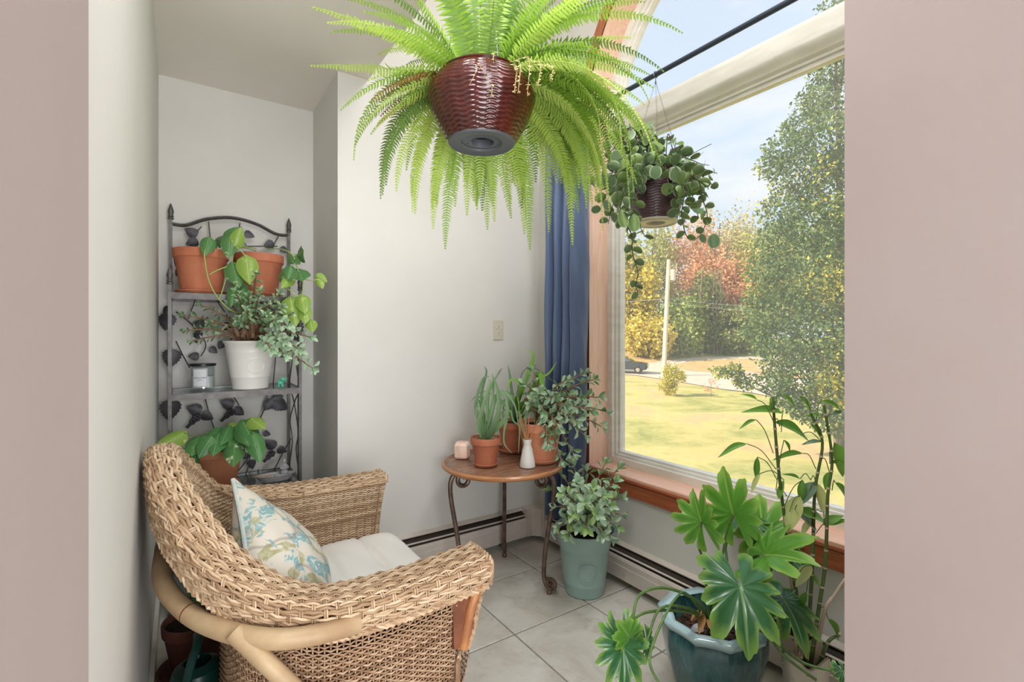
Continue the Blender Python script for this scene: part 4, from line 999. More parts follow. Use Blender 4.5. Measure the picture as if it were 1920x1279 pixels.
# small pot with strap leaves
c = at(911, 872, z=TZ); p = thing('potted_strap_plant', 'small terracotta pot topped with pebbles and long thin grey-green leaves, front left on the table', 'plant', c)
saucer(p, c, .060, M['terra2'], .014); c = c + Vector((0, 0, .006)); flowerpot(p, c, .073, .050, .130, M['terra2'], rimh=.034, sm=M['pebble'])
pebbles(p, c + Vector((0, 0, .114)), .060, 70, M['pebble'], 5)
d = 2.30; b0 = c + Vector((0, 0, .112))
for (w, *pp) in [(.020, (905, 800, d), (903, 740, d - .03), (912, 700, d - .05), (908, 686, d - .06)), (.020, (913, 790, d), (917, 735, d), (935, 700, d + .02), (942, 690, d)), (.022, (918, 795, d), (930, 745, d), (945, 735, d), (965, 760, d), (972, 800, d)),
                 (.024, (900, 795, d), (892, 760, d - .02), (905, 712, d - .05), (918, 706, d - .06)), (.03, (897, 800, d), (905, 765, d - .03), (918, 720, d - .04), (917, 712, d)), (.018, (905, 770, d), (893, 748, d), (898, 760, d - .06), (890, 770, d - .08)),
                 (.032, (925, 800, d - .03), (935, 770, d - .05), (932, 730, d - .05), (925, 707, d - .05)), (.030, (930, 805, d - .03), (950, 780, d - .05), (948, 745, d - .05), (935, 730, d - .05)), (.018, (935, 800, d), (955, 770, d), (963, 790, d), (978, 800, d)),
                 (.022, (920, 780, d), (925, 720, d + .03), (923, 700, d + .03)), (.018, (914, 760, d), (900, 745, d), (893, 752, d))]:
    pts = [b0 + Vector((R_.uniform(-.01, .01), R_.uniform(-.01, .01), 0))] + [at(*q[:2], d=q[2]) for q in pp]
    ribbon(p, pts, w, M['strap'], up=(CAMP - b0).normalized() + Vector((0, 0, .3)))
MB().tube([b0, at(912, 790, d=d)], .004, 6).build('stem', M['stem_green'], p)

# second pot with arching leaves
c = Vector((1.495, 2.185, TZ)); p = thing('potted_arching_plant', 'terracotta pot at the back of the table with arching strap leaves', 'plant', c)
saucer(p, c, .088, M['terra2'], .018); c = c + Vector((0, 0, .007)); flowerpot(p, c, .088, .060, .155, M['terra2'], rimh=.036)
b0 = c + Vector((0, 0, .14)); d = 2.52
for (w, m_, *pp) in [(.026, 'strap', (955, 770, d), (940, 762, d - .1), (925, 800, d - .14), (915, 830, d - .14)), (.028, 'strap', (975, 760, d), (990, 755, d - .1), (985, 790, d - .16), (983, 840, d - .2)), (.024, 'strap', (962, 750, d), (945, 735, d), (932, 760, d - .1)),
                     (.028, 'strap', (980, 740, d), (1000, 760, d - .1), (1002, 800, d - .14)), (.030, 'strap2', (975, 730, d), (960, 712, d - .02), (948, 735, d - .08)), (.034, 'strap2', (985, 720, d), (1000, 670, d), (985, 655, d)),
                     (.040, 'strap2', (1000, 730, d), (1012, 700, d), (1025, 745, d - .1)), (.040, 'strap2', (1010, 760, d), (1035, 745, d - .05), (1065, 738, d - .1)), (.024, 'strap2', (1005, 720, d), (1030, 700, d), (1044, 678, d)),
                     (.04, 'strap2', (1000, 740, d), (1008, 700, d), (1016, 720, d - .1), (1024, 780, d - .12)), (.024, 'strap', (950, 765, d), (930, 745, d), (905, 735, d), (880, 755, d)), (.02, 'strap', (960, 740, d), (955, 700, d), (952, 685, d)), 
                     (.022, 'strap', (970, 770, d), (975, 790, d - .12), (972, 850, d - .19)), (.016, 'strap', (950, 790, d - .1), (945, 830, d - .13), (960, 850, d - .13))]:
    pts = [b0 + Vector((R_.uniform(-.015, .015), R_.uniform(-.015, .015), 0))] + [at(*q[:2], d=q[2]) for q in pp]
    ribbon(p, pts, w, M[m_], up=(CAMP - b0).normalized() * .6 + Vector((0, 0, .7)))
MB().tube(spl([b0, at(975, 710, d=d), at(1000, 690, d=d), at(1050, 725, d=d), at(1075, 745, d=d - .05)], 5), .0022, 5).build('runner', M['stem_green'], p)

for i in range(16):
    a = R_.uniform(0, 2 * PI); dr = Vector((math.cos(a), math.sin(a), 0)); l = R_.uniform(.10, .19); hh = R_.uniform(.05, .16)
    if dr.y > .3: l *= .6
    ribbon(p, [b0, b0 + dr * l * .35 + Vector((0, 0, hh)), b0 + dr * l * .8 + Vector((0, 0, hh * .9)), b0 + dr * l + Vector((0, 0, hh * .1 - .05))], R_.uniform(.010, .016), M[R_.choice(['strap', 'strap', 'strap2'])])
# big terracotta pot with jade
c = Vector((1.484, 1.935, TZ)); p = thing('potted_jade_on_table', 'large terracotta pot with a sprawling jade plant at the right of the round table', 'plant', c)
saucer(p, c, .094, M['terra3'], .020); c = c + Vector((0, 0, .008)); flowerpot(p, c, .110, .076, .188, M['terra3'], rimh=.046)
b0 = c + Vector((0, 0, .170)); R_ = random.Random(31); JM = [jadeleaf(M['jade'], 0), jadeleaf(M['jade'], 1), jadeleaf(M['jaded'], 1), jadeleaf(M['jade'], 0)]
def jade(root, b0, tips, Ln, sp, ms, r0=.006, st=.35, rise=.06, sm=None):
    for (u, v, d) in tips:
        e = at(u, v, d=d); o = e - b0; hor = Vector((o.x, o.y, 0))
        leafy_stem(root, [b0 + hor.normalized() * .02, b0 + o * .4 + Vector((0, 0, rise + abs(min(0, o.z)) * .5)), b0 + o * .75 + Vector((0, 0, rise * .6)), e], r0, .0025, sm or M['stem_brown'], ms, R_, Ln, sp, st)
jade(p, b0, [(1000, 698, 2.42), (985, 720, 2.35), (1012, 735, 2.3), (995, 755, 2.3), (1058, 715, 2.35), (1062, 760, 2.25), (1095, 700, 2.4), (1112, 712, 2.35), (1085, 745, 2.3), (1136, 772, 2.35), (1122, 745, 2.3), (1128, 800, 2.3), (1095, 815, 2.25), (1075, 850, 2.25),
              (1052, 862, 2.22), (1028, 832, 2.24), (1046, 800, 2.22), (1080, 790, 2.2), (1105, 770, 2.2), (1040, 745, 2.3), (1018, 770, 2.28)], .060, .031, JM)
MB().tube(spl([b0 - Vector((0, 0, .02)), b0 + Vector((-.02, .0, .04)), at(985, 745, d=2.33)], 4), [.012] * 5 + [.007] * 4, 8).tube(spl([b0 - Vector((0, 0, .02)), b0 + Vector((.02, -.02, .05)), at(1050, 760, d=2.3)], 4), [.012] * 5 + [.007] * 4, 8).build('trunk', M['stem_brown'], p)

# reed diffuser
c = at(989, 875, z=TZ); p = thing('reed_diffuser', 'white conical reed diffuser bottle with tan reeds, front of the table', 'diffuser', c)
MB().lathe([(0, 0), (.036, 0), (.0375, .004), (.034, .03), (.024, .085), (.0185, .102), (.0185, .108), (.021, .128), (.0205, .130), (.0175, .130), (.016, .11), (0, .10)], c, 36).build('bottle', M['white_ceramic'], p)
for (u, v) in [(976, 778), (984, 780), (992, 782), (1008, 788), (973, 785)]:
    MB().tube([c + Vector((0, 0, .105)), at(u, v, d=2.32)], .0019, 6).build('reed', M['cork'], p)

# ------------------------------------------------------------------ sage pot on the floor
c = at(1096, 1107, z=0); p = thing('potted_jade_on_floor', 'tall sage green metal pot on the tiles with a dense jade plant', 'plant', c)
MB().lathe([(0, 0), (.088, 0), (.094, .006), (.0985, .052), (.1000, .055), (.0995, .060), (.118, .215), (.1210, .219), (.1205, .224), (.138, .283), (.146, .297), (.148, .302), (.145, .305), (.140, .302), (.130, .272), (0, .26)], c, 56).build('pot', M['sage'], p)
MB().lathe([(0, .274), (.131, .274)], c, 24).build('soil', M['soil'], p)
va = math.atan2(-c.y, -c.x) + .12; el = []
for i in range(41):
    q = 2 * PI * i / 40; aa = va + .42 * math.cos(q); z = .128 + .046 * math.sin(q); rr = .094 + (z / .29) * .040 + .0015
    el.append(c + Vector((rr * math.cos(aa), rr * math.sin(aa), z)))
MB().tube(el, .0022, 6, False).build('embossed_oval', M['sage'], p)
for sg in (-1, 1):
    ha = va + sg * PI / 2 + PI * 0; hd = Vector((math.cos(ha), math.sin(ha), 0)); hs = Vector((-hd.y, hd.x, 0))
    MB().tube([c + hd * .142 + hs * .035 * math.cos(q) + hd * .02 * math.sin(q) + Vector((0, 0, .255 + .03 * math.sin(q))) for q in [PI * i / 10 for i in range(11)]], .004, 6).build('handle', M['sage'], p)
b0 = c + Vector((0, 0, .275)); JM2 = [jadeleaf(M['jade'], 0), jadeleaf(M['jade2'], 0), jadeleaf(M['jade'], 1), jadeleaf(M['jade'], 0)]
jade(p, b0, [(1052, 888, 2.45), (1075, 872, 2.35), (1100, 885, 2.45), (1133, 872, 2.4), (1158, 880, 2.35), (1152, 905, 2.2), (1160, 935, 2.25), (1162, 965, 2.3), (1152, 985, 2.2), (1058, 925, 2.15), (1045, 950, 2.3), (1050, 985, 2.2), (1085, 905, 2.15),
              (1112, 915, 2.1), (1130, 930, 2.1), (1098, 940, 2.05), (1075, 962, 2.08), (1120, 965, 2.06), (1142, 950, 2.1), (1100, 990, 2.08), (1128, 1000, 2.12), (1145, 1005, 2.2), (1066, 1000, 2.2), (1085, 985, 2.1), (1160, 900, 2.45), (1035, 920, 2.42)], .068, .033, JM2, st=.36, rise=.05)
MB().tube(spl([b0 - Vector((0, 0, .02)), b0 + Vector((-.03, -.03, .05)), at(1070, 960, d=2.2)], 4), [.014] * 5 + [.008] * 4, 8).tube(spl([b0 - Vector((0, 0, .02)), b0 + Vector((.0, -.04, .06)), at(1095, 950, d=2.2)], 4), [.012] * 5 + [.008] * 4, 8).build('trunk', M['stem_brown'], p)

# ------------------------------------------------------------------ teal fluted pot with the lobed philodendron
c = Vector((1.462, .965, 0)); p = thing('potted_philodendron', 'large teal glazed fluted pot with a deeply lobed philodendron under the window', 'plant', c)
def oct_(a, z): return 1.02 - .05 * abs(math.cos(5 * a + .3)) ** .9 * min(1, max(.15, z / .25))
PO = [(0, 0), (.095, 0), (.103, .006), (.126, .07), (.150, .15), (.162, .21), (.161, .25), (.156, .272)]
MB().lathe(PO, c, 120, rfun=oct_).build('pot', M['teal'], p, True, None)
def rimf(a, z): return 1.03 - .075 * abs(math.cos(5 * a + .3)) ** .8
MB().lathe([(.156, .270), (.164, .280), (.175, .292), (.173, .300), (.142, .301), (.136, .297)], c, 120, rfun=rimf).build('rim', M['tealrim'], p, True, None)
MB().lathe([(.137, .298), (.134, .27), (.132, .22), (0, .215)], c, 80).build('inner_wall', M['teal'], p)
MB().grid(lambda a, b: (c.x + .132 * b * math.cos(2 * PI * a), c.y + .132 * b * math.sin(2 * PI * a), .228 + .006 * math.sin(17 * a + b * 30) * b), 40, 10).build('soil', M['bark'], p)
pebbles(p, c + Vector((0, 0, .229)),   .124, 220, M['bark'], 9, .0065, 'bark_chips')
q = at(1308, 1168, d=1.63); MB().lathe([(0, -.014), (.016, -.008), (.021, .003), (.014, .013), (0, .016)], (q.x, q.y, .242), 12, 1.2, .9, lambda a, z: 1 + .1 * math.sin(3 * a)).build('stone', M['greyclay'], p)
def lobed(seed, m, fold=.35, droop=.25, lobes=5.5, depth=.42):
    rr = random.Random(seed); nt_, nr = 132, 7; v = [(0, 0, 0)]; rim = [0.0]; f = []; ph = [rr.uniform(.88, 1.08) for _ in range(14)]
    for j in range(1, nr + 1):
        for i in range(nt_ + 1):
            th = deg(-168 + 336 * i / nt_); th += .05 * math.sin(3 * th + seed); cs = abs(math.cos(lobes * th)); li = int(round(th * lobes / PI)) + 6
            base = (.80 + .30 * math.cos(th) ** 2 * (1 if math.cos(th) > 0 else .35)) * (.5) * ph[li]
            sh = (1 - depth) + depth * cs ** .55
            sec = 1 - .07 * (1 - abs(math.cos(lobes * 3 * th))) * (1 if j > 4 else 0)
            r = (j / nr) ** .95 * base * sh * sec; x, y = r * math.sin(th), r * math.cos(th)
            z = fold * abs(x) * .5 - droop * r * r * 1.6 + .03 * math.sin(th * lobes * 2) * (j / nr) ** 2 - .012 * (cs ** 6) * (j / nr)
            v.append((x, y + .0, z)); rim.append(j / nr)
    for i in range(nt_): f.append((0, 1 + i, 2 + i))
    for j in range(nr - 1):
        for i in range(nt_): a = 1 + j * (nt_ + 1) + i; f.append((a, a + nt_ + 1, a + nt_ + 2, a + 1))
    me = bpy.data.meshes.new('leaf'); me.from_pydata(v, [], f); me.polygons.foreach_set('use_smooth', [True] * len(f))
    at_ = me.attributes.new('rim', 'FLOAT', 'POINT'); at_.data.foreach_set('value', rim); me.materials.append(m)
    # raised ribs as real ridges of their own
    return me
def rib(root, o, m, lobes=5.5, L_=.42):
    mb = MB(); 
    for li in range(-4, 5):
        th = li * PI / lobes; base = (.80 + .30 * math.cos(th) ** 2 * (1 if math.cos(th) > 0 else .35)) * .5
        pts = []
        for s in (0.03, .3, .6, .85):
            r = base * s; x, y = r * math.sin(th), r * math.cos(th); pts.append((x, y, z_at(o['_fold'], o['_droop'], x, r) - .010))
        mb.tube([o.matrix_basis @ Vector(q) + origin(root) for q in pts], [.0016, .0012, .0009, .0005], 4, False)
    mb.build('rib', m, root)
def z_at(fold, droop, x, r): return fold * abs(x) * .5 - droop * r * r * 1.6
M['rib'] = mat('pale_rib', (108, 150, 100), 0.5)
crown = Vector((c.x + .01, c.y + .02, .245))
def philo(center, tipdir, normal, size, m, seed, via, fold=.35, droop=.25, depth=.42, sm=None):
    """center: where the stalk meets the blade"""
    me = lobed(seed, m, fold, droop, depth=depth); A = center
    o = put_leaf(me, p, A, tipdir, normal, size); o['_fold'] = fold; o['_droop'] = droop; rib(p, o, M['rib'])
    del o['_fold']; del o['_droop']
    P = spl([crown] + via + [A], 6); MB().tube(P, [.0052 - .002 * i / len(P) for i in range(len(P))], 7).build('stalk', sm or M['stem_green'], p)
view = -FWD
A = at(1388, 1100, d=1.36); philo(A, at(1404, 1180, d=1.26) - A, Vector((-.35, -.5, .9)), .31, M['philo'], 1, [at(1345, 1150, d=1.5)], .2, .3, .45)
A = at(1470, 1125, d=1.5); philo(A, at(1505, 1175, d=1.42) - A, Vector((-.1, -.4, .95)), .25, M['philo'], 2, [at(1430, 1150, d=1.52)], .3, .5, .45)
A = at(1316, 978, d=1.62); philo(A, at(1290, 905, d=1.66) - A, Vector((-.95, .05, .35)), .22, M['philo2'], 3, [at(1320, 1060, d=1.62), at(1309, 1020, d=1.62)], 1.3, .2, .5)
A = at(1375, 965, d=1.66); philo(A, at(1352, 880, d=1.68) - A, Vector((-.9, -.2, .3)), .27, M['philo2'], 4, [at(1352, 1060, d=1.66), at(1362, 1000, d=1.66)], 1.2, .2, .55)
A = at(1436, 1042, d=1.5); philo(A, at(1525, 1030, d=1.36) - A, Vector((-.5, .25, .85)), .30, M['philo2'], 5, [at(1405, 1090, d=1.55)], 1.0, .5, .5)
A = at(1430, 1000, d=1.75); philo(A, at(1425, 935, d=1.80) - A, Vector((-.7, -.5, .4)), .27, M['philo2'], 6, [at(1400, 1080, d=1.7)], .9, .3, .55)
A = at(1390, 975, d=1.78); philo(A, at(1440, 985, d=1.72) - A, Vector((-.2, -.1, .95)), .24, M['philo'], 7, [at(1362, 1070, d=1.7), at(1362, 1020, d=1.76)], .7, .5, .5)
A = at(1465, 1030, d=1.7); philo(A, at(1500, 1052, d=1.66) - A, Vector((-.2, -.2, .95)), .26, M['philo'], 9, [at(1430, 1090, d=1.66)], .5, .4, .55)
A = at(1168, 1213, d=1.30); philo(A, at(1172, 1262, d=1.27) - A, Vector((-.35, -.9, .35)), .20, M['philo'], 8, [at(1300, 1150, d=1.5), at(1235, 1145, d=1.4), at(1190, 1160, d=1.33)], .15, .2, .48)
A = at(1180, 1196, d=1.31); philo(A, at(1165, 1172, d=1.29) - A, Vector((-.35, -.9, .35)), .13, M['philo2'], 10, [at(1310, 1130, d=1.5), at(1250, 1103, d=1.42), at(1200, 1115, d=1.36), at(1186, 1165, d=1.32)], .3, .1, .3)
A = at(1212, 1205, d=1.34); philo(A, at(1215, 1230, d=1.33) - A, Vector((.3, -.9, .2)), .10, M['philo'], 11, [at(1300, 1145, d=1.5), at(1240, 1140, d=1.4)], .5, .2, .45)
MB().tube(spl([crown, at(1290, 1115, d=1.45), at(1265, 1125, d=1.36), at(1235, 1180, d=1.28), at(1218, 1240, d=1.22), at(1240, 1290, d=1.2)], 6), .0035, 7).build('stalk', M['stem_green'], p)
MB().tube(spl([crown, at(1420, 1180, d=1.42), at(1470, 1230, d=1.36), at(1530, 1275, d=1.34)], 6), .004, 7).build('stalk', M['stem_green'], p)
A = at(1580, 1262, d=1.33); philo(A, at(1592, 1290, d=1.3) - A, Vector((-.3, -.7, .6)), .08, M['philo'], 12, [at(1420, 1180, d=1.42), at(1500, 1240, d=1.36)], .3, .3, .45)
for (u, v, u2, v2) in [(1320, 1150, 1310, 1190), (1325, 1160, 1345, 1195), (1315, 1145, 1295, 1165)]:
    leaf_px(leafmesh('dry', M['ferndry'], .15, lanc), p, (u, v, 1.55), (u2, v2, 1.5))

# ------------------------------------------------------------------ ribbon-stemmed bamboo in a small white pot
c = Vector((1.645, .765, 0)); p = thing('potted_bamboo', 'tall jointed bamboo-like plant in a small cream pot by the right edge of the window', 'plant', c)
def sq(a, z): return 1 + (.10 * min(1, z / .2)) * math.cos(4 * a + .5)
def sqz(a): return .02 * math.cos(4 * a + .5)
mb = MB()
def potf(a, b, inner=False):
    z = .215 * b; r = (.038 + .030 * b + .008 * math.sin(PI * b)) * sq(2 * PI * a, z) - (.005 if inner else 0); q = 2 * PI * a
    return (c.x + r * math.cos(q), c.y + r * math.sin(q), z * (1 + .10 * math.cos(4 * q + .5) * b * b) + (.002 if inner else 0))
mb.grid(lambda a, b: potf(a, b), 48, 16).grid(lambda a, b: potf(a, 1 - b * .3, True), 48, 4).lathe([(0, 0.001), (.038, .001)], c, 24)
mb.build('pot', M['creampot'], p, True, None)
mb = MB(); R_ = random.Random(8)
for i in range(26):
    a, b_ = R_.random(), R_.uniform(.25, .92); x, y, z = potf(a, b_); mb.lathe([(0, -.004), (.0045, 0), (0, .004)], (x, y, z), 5)
mb.build('embossed_flowers', M['creampot'], p)
pebbles(p, c + Vector((0, 0, .175)), .058, 60, M['pebble'], 12, .008); MB().lathe([(0, .172), (.058, .172)], c, 20).build('soil', M['bark'], p)
def canes(pts, r, m='cane', nodes=.045):
    P = spl(pts, 6); o = MB().tube(P, [r * (1 - .45 * i / len(P)) for i in range(len(P))], 8).build('cane', M[m], p); mb = MB(); acc = 0
    for i in range(1, len(P)):
        acc += (P[i] - P[i - 1]).length
        if acc > nodes:
            acc = 0; t = (P[i] - P[i - 1]).normalized() * .003; mb.tube([P[i] - t, P[i], P[i] + t], [r * .85, r * 1.12 * (1 - .3 * i / len(P)), r * .85], 8)
    mb.build('joint', M['canenode'], o)['kind'] = 'stuff'; return P
z0 = c + Vector((0, 0, .17))
S1 = canes([z0 + Vector((-.02, .02, 0)), at(1498, 1150, d=1.55), at(1482, 1050, d=1.55), at(1462, 900, d=1.5), at(1452, 790, d=1.5), at(1450, 745, d=1.5)], .0065)
S2 = canes([z0 + Vector((0, .0, 0)), at(1518, 1150, d=1.52), at(1524, 1040, d=1.52), at(1528, 920, d=1.5), at(1542, 830, d=1.5), at(1520, 775, d=1.5)], .0065)
S3 = canes([z0 + Vector((.015, -.01, 0)), at(1537, 1130, d=1.5), at(1548, 1050, d=1.5), at(1552, 930, d=1.48), at(1560, 860, d=1.48), at(1545, 760, d=1.48)], .0065)
S4 = canes([z0 + Vector((.02, -.02, 0)), at(1545, 1150, d=1.5), at(1565, 1115, d=1.5), at(1585, 1085, d=1.5)], .006, 'canenode')
S5 = canes([z0 + Vector((.02, -.03, 0)), at(1552, 1205, d=1.5), at(1575, 1190, d=1.5)], .0065)
S6 = canes([z0 + Vector((-.03, .01, 0)), at(1488, 1130, d=1.55), at(1478, 1060, d=1.55), at(1470, 1030, d=1.56)], .0055, 'canenode')
BL = leafmesh('bam', M['bamleaf'], .115, lanc, 10, 4, cup=.5, curl=.22); BP = leafmesh('bam', M['bamleafp'], .14, lanc, 10, 4, cup=.3, curl=.2); BG = leafmesh('bamg', M['bamleafg'], .13, lanc, 10, 4, cup=.3, curl=.25)
def bl_(me, s, a, b_, W=None, d=1.5, d2=None):
    """leaf stalk from the cane point s to a, blade from a to b_"""
    d2 = d2 or d; S0, A, B = at(s[0], s[1], d=d), at(a[0], a[1], d=(d + d2) / 2), at(b_[0], b_[1], d=d2)
    MB().tube(spl([S0, S0.lerp(A, .5) + Vector((0, 0, .018)), A], 4), .0014, 5, False).build('leaf_stalk', M['stem_green'], p)
    put_leaf(me, p, A, B - A, Vector((0, 0, 1)) + (CAMP - A).normalized() * .9, (B - A).length, (W or 1) * (B - A).length)
for w in [(BL, (1450, 790), (1420, 750), (1392, 735)), (BL, (1465, 810), (1468, 775), (1395, 762)), (BL, (1450, 850), (1418, 787), (1385, 800)), (BL, (1455, 880), (1400, 832), (1345, 850)), (BL, (1457, 900), (1420, 857), (1418, 905)), (BL, (1448, 760), (1446, 770), (1446, 742)),
          (BL, (1450, 765), (1466, 740), (1500, 765)), (BL, (1462, 800), (1452, 792), (1530, 818), 1.3), (BL, (1520, 770), (1500, 745), (1530, 775)), (BL, (1530, 790), (1540, 752), (1590, 768)), (BL, (1535, 810), (1520, 795), (1552, 830), 1.2), (BL, (1530, 880), (1505, 850), (1450, 855)),
          (BL, (1455, 920), (1470, 825), (1487, 850)), (BL, (1520, 900), (1500, 898), (1470, 885)), (BG, (1500, 815), (1540, 828), (1505, 828), 1.1), (BL, (1555, 850), (1556, 870), (1590, 862)), (BL, (1560, 880), (1565, 830), (1590, 900), 1.6), (BL, (1560, 920), (1566, 905), (1595, 935), 1.6),
          (BG, (1548, 800), (1560, 778), (1590, 768), 1.3), (BL, (1550, 780), (1540, 782), (1510, 775)), (BG, (1515, 930), (1530, 905), (1492, 945), 1.8), (BP, (1520, 900), (1530, 905), (1552, 970), 1.0), (BP, (1480, 960), (1500, 930), (1470, 1000), 1.5), (BP, (1490, 1090), (1522, 1060), (1488, 1098), 1.6),
          (BL, (1520, 1080), (1512, 1110), (1496, 1150), 1.3), (BP, (1540, 960), (1520, 975), (1500, 1005), 1.2), (BL, (1470, 950), (1505, 900), (1500, 945), 1.3), (BL, (1475, 930), (1460, 935), (1468, 900), 1.4), (BL, (1500, 960), (1498, 960), (1560, 975), 1.9), (BL, (1545, 960), (1545, 985), (1580, 962), 1.9),
          (BL, (1530, 1000), (1560, 985), (1600, 970), 1.0), (BL, (1540, 1140), (1552, 1160), (1585, 1205), 1.2), (BG, (1500, 960), (1490, 955), (1545, 990), 2.2), (BP, (1470, 900), (1425, 888), (1405, 925), .8), (BL, (1540, 860), (1555, 885), (1545, 920), 1.5)]:
    bl_(*w)
# greenery at the very edge of the doorway, low down
c = Vector((1.70, .52, 0))
# ------------------------------------------------------------------ metal plant rack in the alcove
R_ = random.Random(50)
XL, XR, YB_, YF = -0.034, 0.493, 2.885, 2.585
rk = thing('plant_rack', 'grey iron plant rack with glass shelves, arched top and metal vine leaves in the alcove', 'shelf', ((XL + XR) / 2, (YB_ + YF) / 2, 0))
def post(x, y, top):
    o = MB().tube([(x, y, 0), (x, y, top)], .0095, 4).build('post', M['rackiron'], rk, False)
    MB().lathe([(.008, -.002), (.013, 0), (.013, .006), (.009, .009), (.012, .013), (.012, .018), (.009, .021), (.012, .030), (.0125, .040), (.008, .058), (.002, .074), (0, .078)], (x, y, top), 12).build('finial', M['rackiron'], o)
for x in (XL, XR): post(x, YB_, 1.785); post(x, YF, 1.445)
ar = spl([(XL, YB_, 1.762), (XL + .06, YB_, 1.763), (XL + .15, YB_, 1.805), (XL + .26, YB_, 1.826), (XL + .37, YB_, 1.808), (XL + .46, YB_, 1.768), (XR, YB_, 1.765)], 8)
MB().tube(ar, .0085, 4).build('arched_top_bar', M['rackiron'], rk, False)
for zz in (1.410, .966, .510, .075):
    s_ = MB().bx(XL, XR, YF - .007, YF + .007, zz - .028, zz).bx(XL, XR, YB_ - .007, YB_ + .007, zz - .022, zz).bx(XL - .006, XL + .008, YF, YB_, zz - .022, zz).bx(XR - .008, XR + .006, YF, YB_, zz - .022, zz).build('shelf_frame', M['rackiron'], rk, False)
    MB().bx(XL + .009, XR - .009, YF + .008, YB_ - .008, zz - .006, zz - .001).build('glass_shelf', M['shelfglass'], s_, False)
# side scroll panels
for x in (XL, XR):
    for z0, z1 in ((.97, 1.38), (.52, .94), (.09, .49)):
        mb = MB(); 
        mb.tube(spl([(x, YF + .015, z0), (x, YF + .10, z0 + .12), (x, YF + .05, z0 + .22), (x, YF + .16, z1 - .06), (x, YF + .28, z1)], 6), .0032, 5)
        mb.tube(spl([(x, YF + .28, z0), (x, YF + .2, z0 + .15), (x, YF + .26, z0 + .25), (x, YF + .12, z1 - .05), (x, YF + .02, z1)], 6), .0032, 5)
        mb.build('side_scroll', M['rackiron'], rk)
    MB().tube([(x, YF + .05, .08), (x, YF + .05, 1.40)], .0035, 5).build('side_bar', M['rackiron'], rk)
# vine stems, metal leaves and grape clusters at the back, with the photo's places
BK = 2.875
def bk(u, v, y=BK): return at(u, v, y=y)
for pl in [[(353, 452), (378, 425)], [(391, 415), (394, 446)], [(450, 418), (446, 440)], [(524, 440), (514, 458)], [(325, 475), (330, 500), (345, 512)], [(330, 585), (350, 600), (364, 614), (384, 640), (384, 655), (376, 668)], [(330, 640), (342, 665), (356, 690)],
           [(404, 560), (424, 590), (432, 610)], [(384, 745), (392, 775), (405, 815)], [(437, 742), (448, 760)], [(502, 738), (492, 775)], [(470, 850), (464, 880), (458, 895)], [(546, 822), (530, 850), (512, 885)], [(518, 655), (512, 725)], [(366, 562), (352, 600)], [(540, 570), (530, 590), (520, 600)],
           [(392, 452), (420, 456), (440, 462), (470, 462), (520, 462)], [(455, 440), (452, 425), (446, 442), (462, 460)], [(484, 880), (490, 930)], [(430, 560), (450, 590), (500, 590), (540, 570)], [(430, 640), (470, 600), (520, 560)], [(380, 940), (430, 900), (470, 850), (490, 780), (520, 730)]]:
    MB().tube(spl([bk(*q) for q in pl], 5), .0030, 5).build('vine_rod', M['rackleaf'], rk)
def jag(t):
    return (math.sin(PI * t ** .6) ** .8) * (1 - .22 * (1 - ((t * 6.5) % 1))) if 0 < t < 1 else 0
ML = leafmesh('metalleaf', M['rackleaf'], .50, jag, 26, 4, cup=-.12, curl=.1, wave=.012, thick=.012, name='metal_leaf')
def mleaf(a, b_, W=None, y=None):
    A, B = bk(*a, y or BK - .004), bk(*b_, y or BK - .006); return put_leaf(ML, rk, A, B - A, Vector((0, -1, 0)) + Vector((R_.uniform(-.25, .25), 0, R_.uniform(-.25, .25))), (B - A).length, name='metal_leaf')
for a, b_ in [((370, 442), (346, 428)), ((372, 452), (348, 458)), ((458, 436), (478, 444)), ((452, 446), (444, 462)), ((514, 456), (494, 462)), ((526, 464), (540, 474)), ((340, 505), (330, 518)), ((318, 575), (306, 588)), ((316, 588), (309, 620)), ((368, 616), (382, 598)), ((376, 620), (364, 634)),
             ((374, 668), (352, 668)), ((394, 652), (408, 662)), ((420, 640), (410, 655)), ((520, 660), (538, 668)), ((500, 590), (520, 584)), ((510, 580), (492, 590)), ((378, 772), (350, 763)), ((378, 776), (400, 787)), ((438, 762), (413, 752)), ((440, 766), (458, 778)), ((512, 748), (532, 742)), ((512, 750), (494, 770)), ((514, 752), (540, 768)),
             ((494, 812), (508, 815)), ((516, 840), (498, 826)), ((520, 842), (538, 848)), ((470, 862), (474, 880)), ((466, 850), (456, 862)), ((325, 655), (318, 690)), ((322, 750), (318, 790)), ((450, 925), (470, 935)), ((430, 605), (420, 620)), ((548, 600), (556, 640))]: mleaf(a, b_)
def grapes(u0, v0, u1, v1, w):
    A, B = bk(u0, v0, BK - .01), bk(u1, v1, BK - .012); ax = B - A; sd = ax.cross(Vector((0, 1, 0))).normalized(); mb = MB(); R2 = random.Random(int(u0)); n = 6
    for i in range(n):
        t = i / (n - 1); k_ = max(1, round((1 - t) * 3.4 + .4 if i else 2))
        for j in range(k_):
            q = A + ax * t + sd * (j - (k_ - 1) / 2) * w * .0028; mb.lathe([(0, -.0095), (.0075, -.005), (.0095, 0), (.0075, .005), (0, .0095)], (q.x, q.y - .003, q.z), 7)
    o = mb.build('grape_cluster', M['rackleaf'], rk); o['kind'] = 'stuff'
grapes(372, 780, 352, 800, 4); grapes(436, 770, 416, 788, 4); grapes(512, 848, 496, 864, 4); grapes(478, 826, 470, 840, 3.4); grapes(372, 622, 368, 640, 3.4)

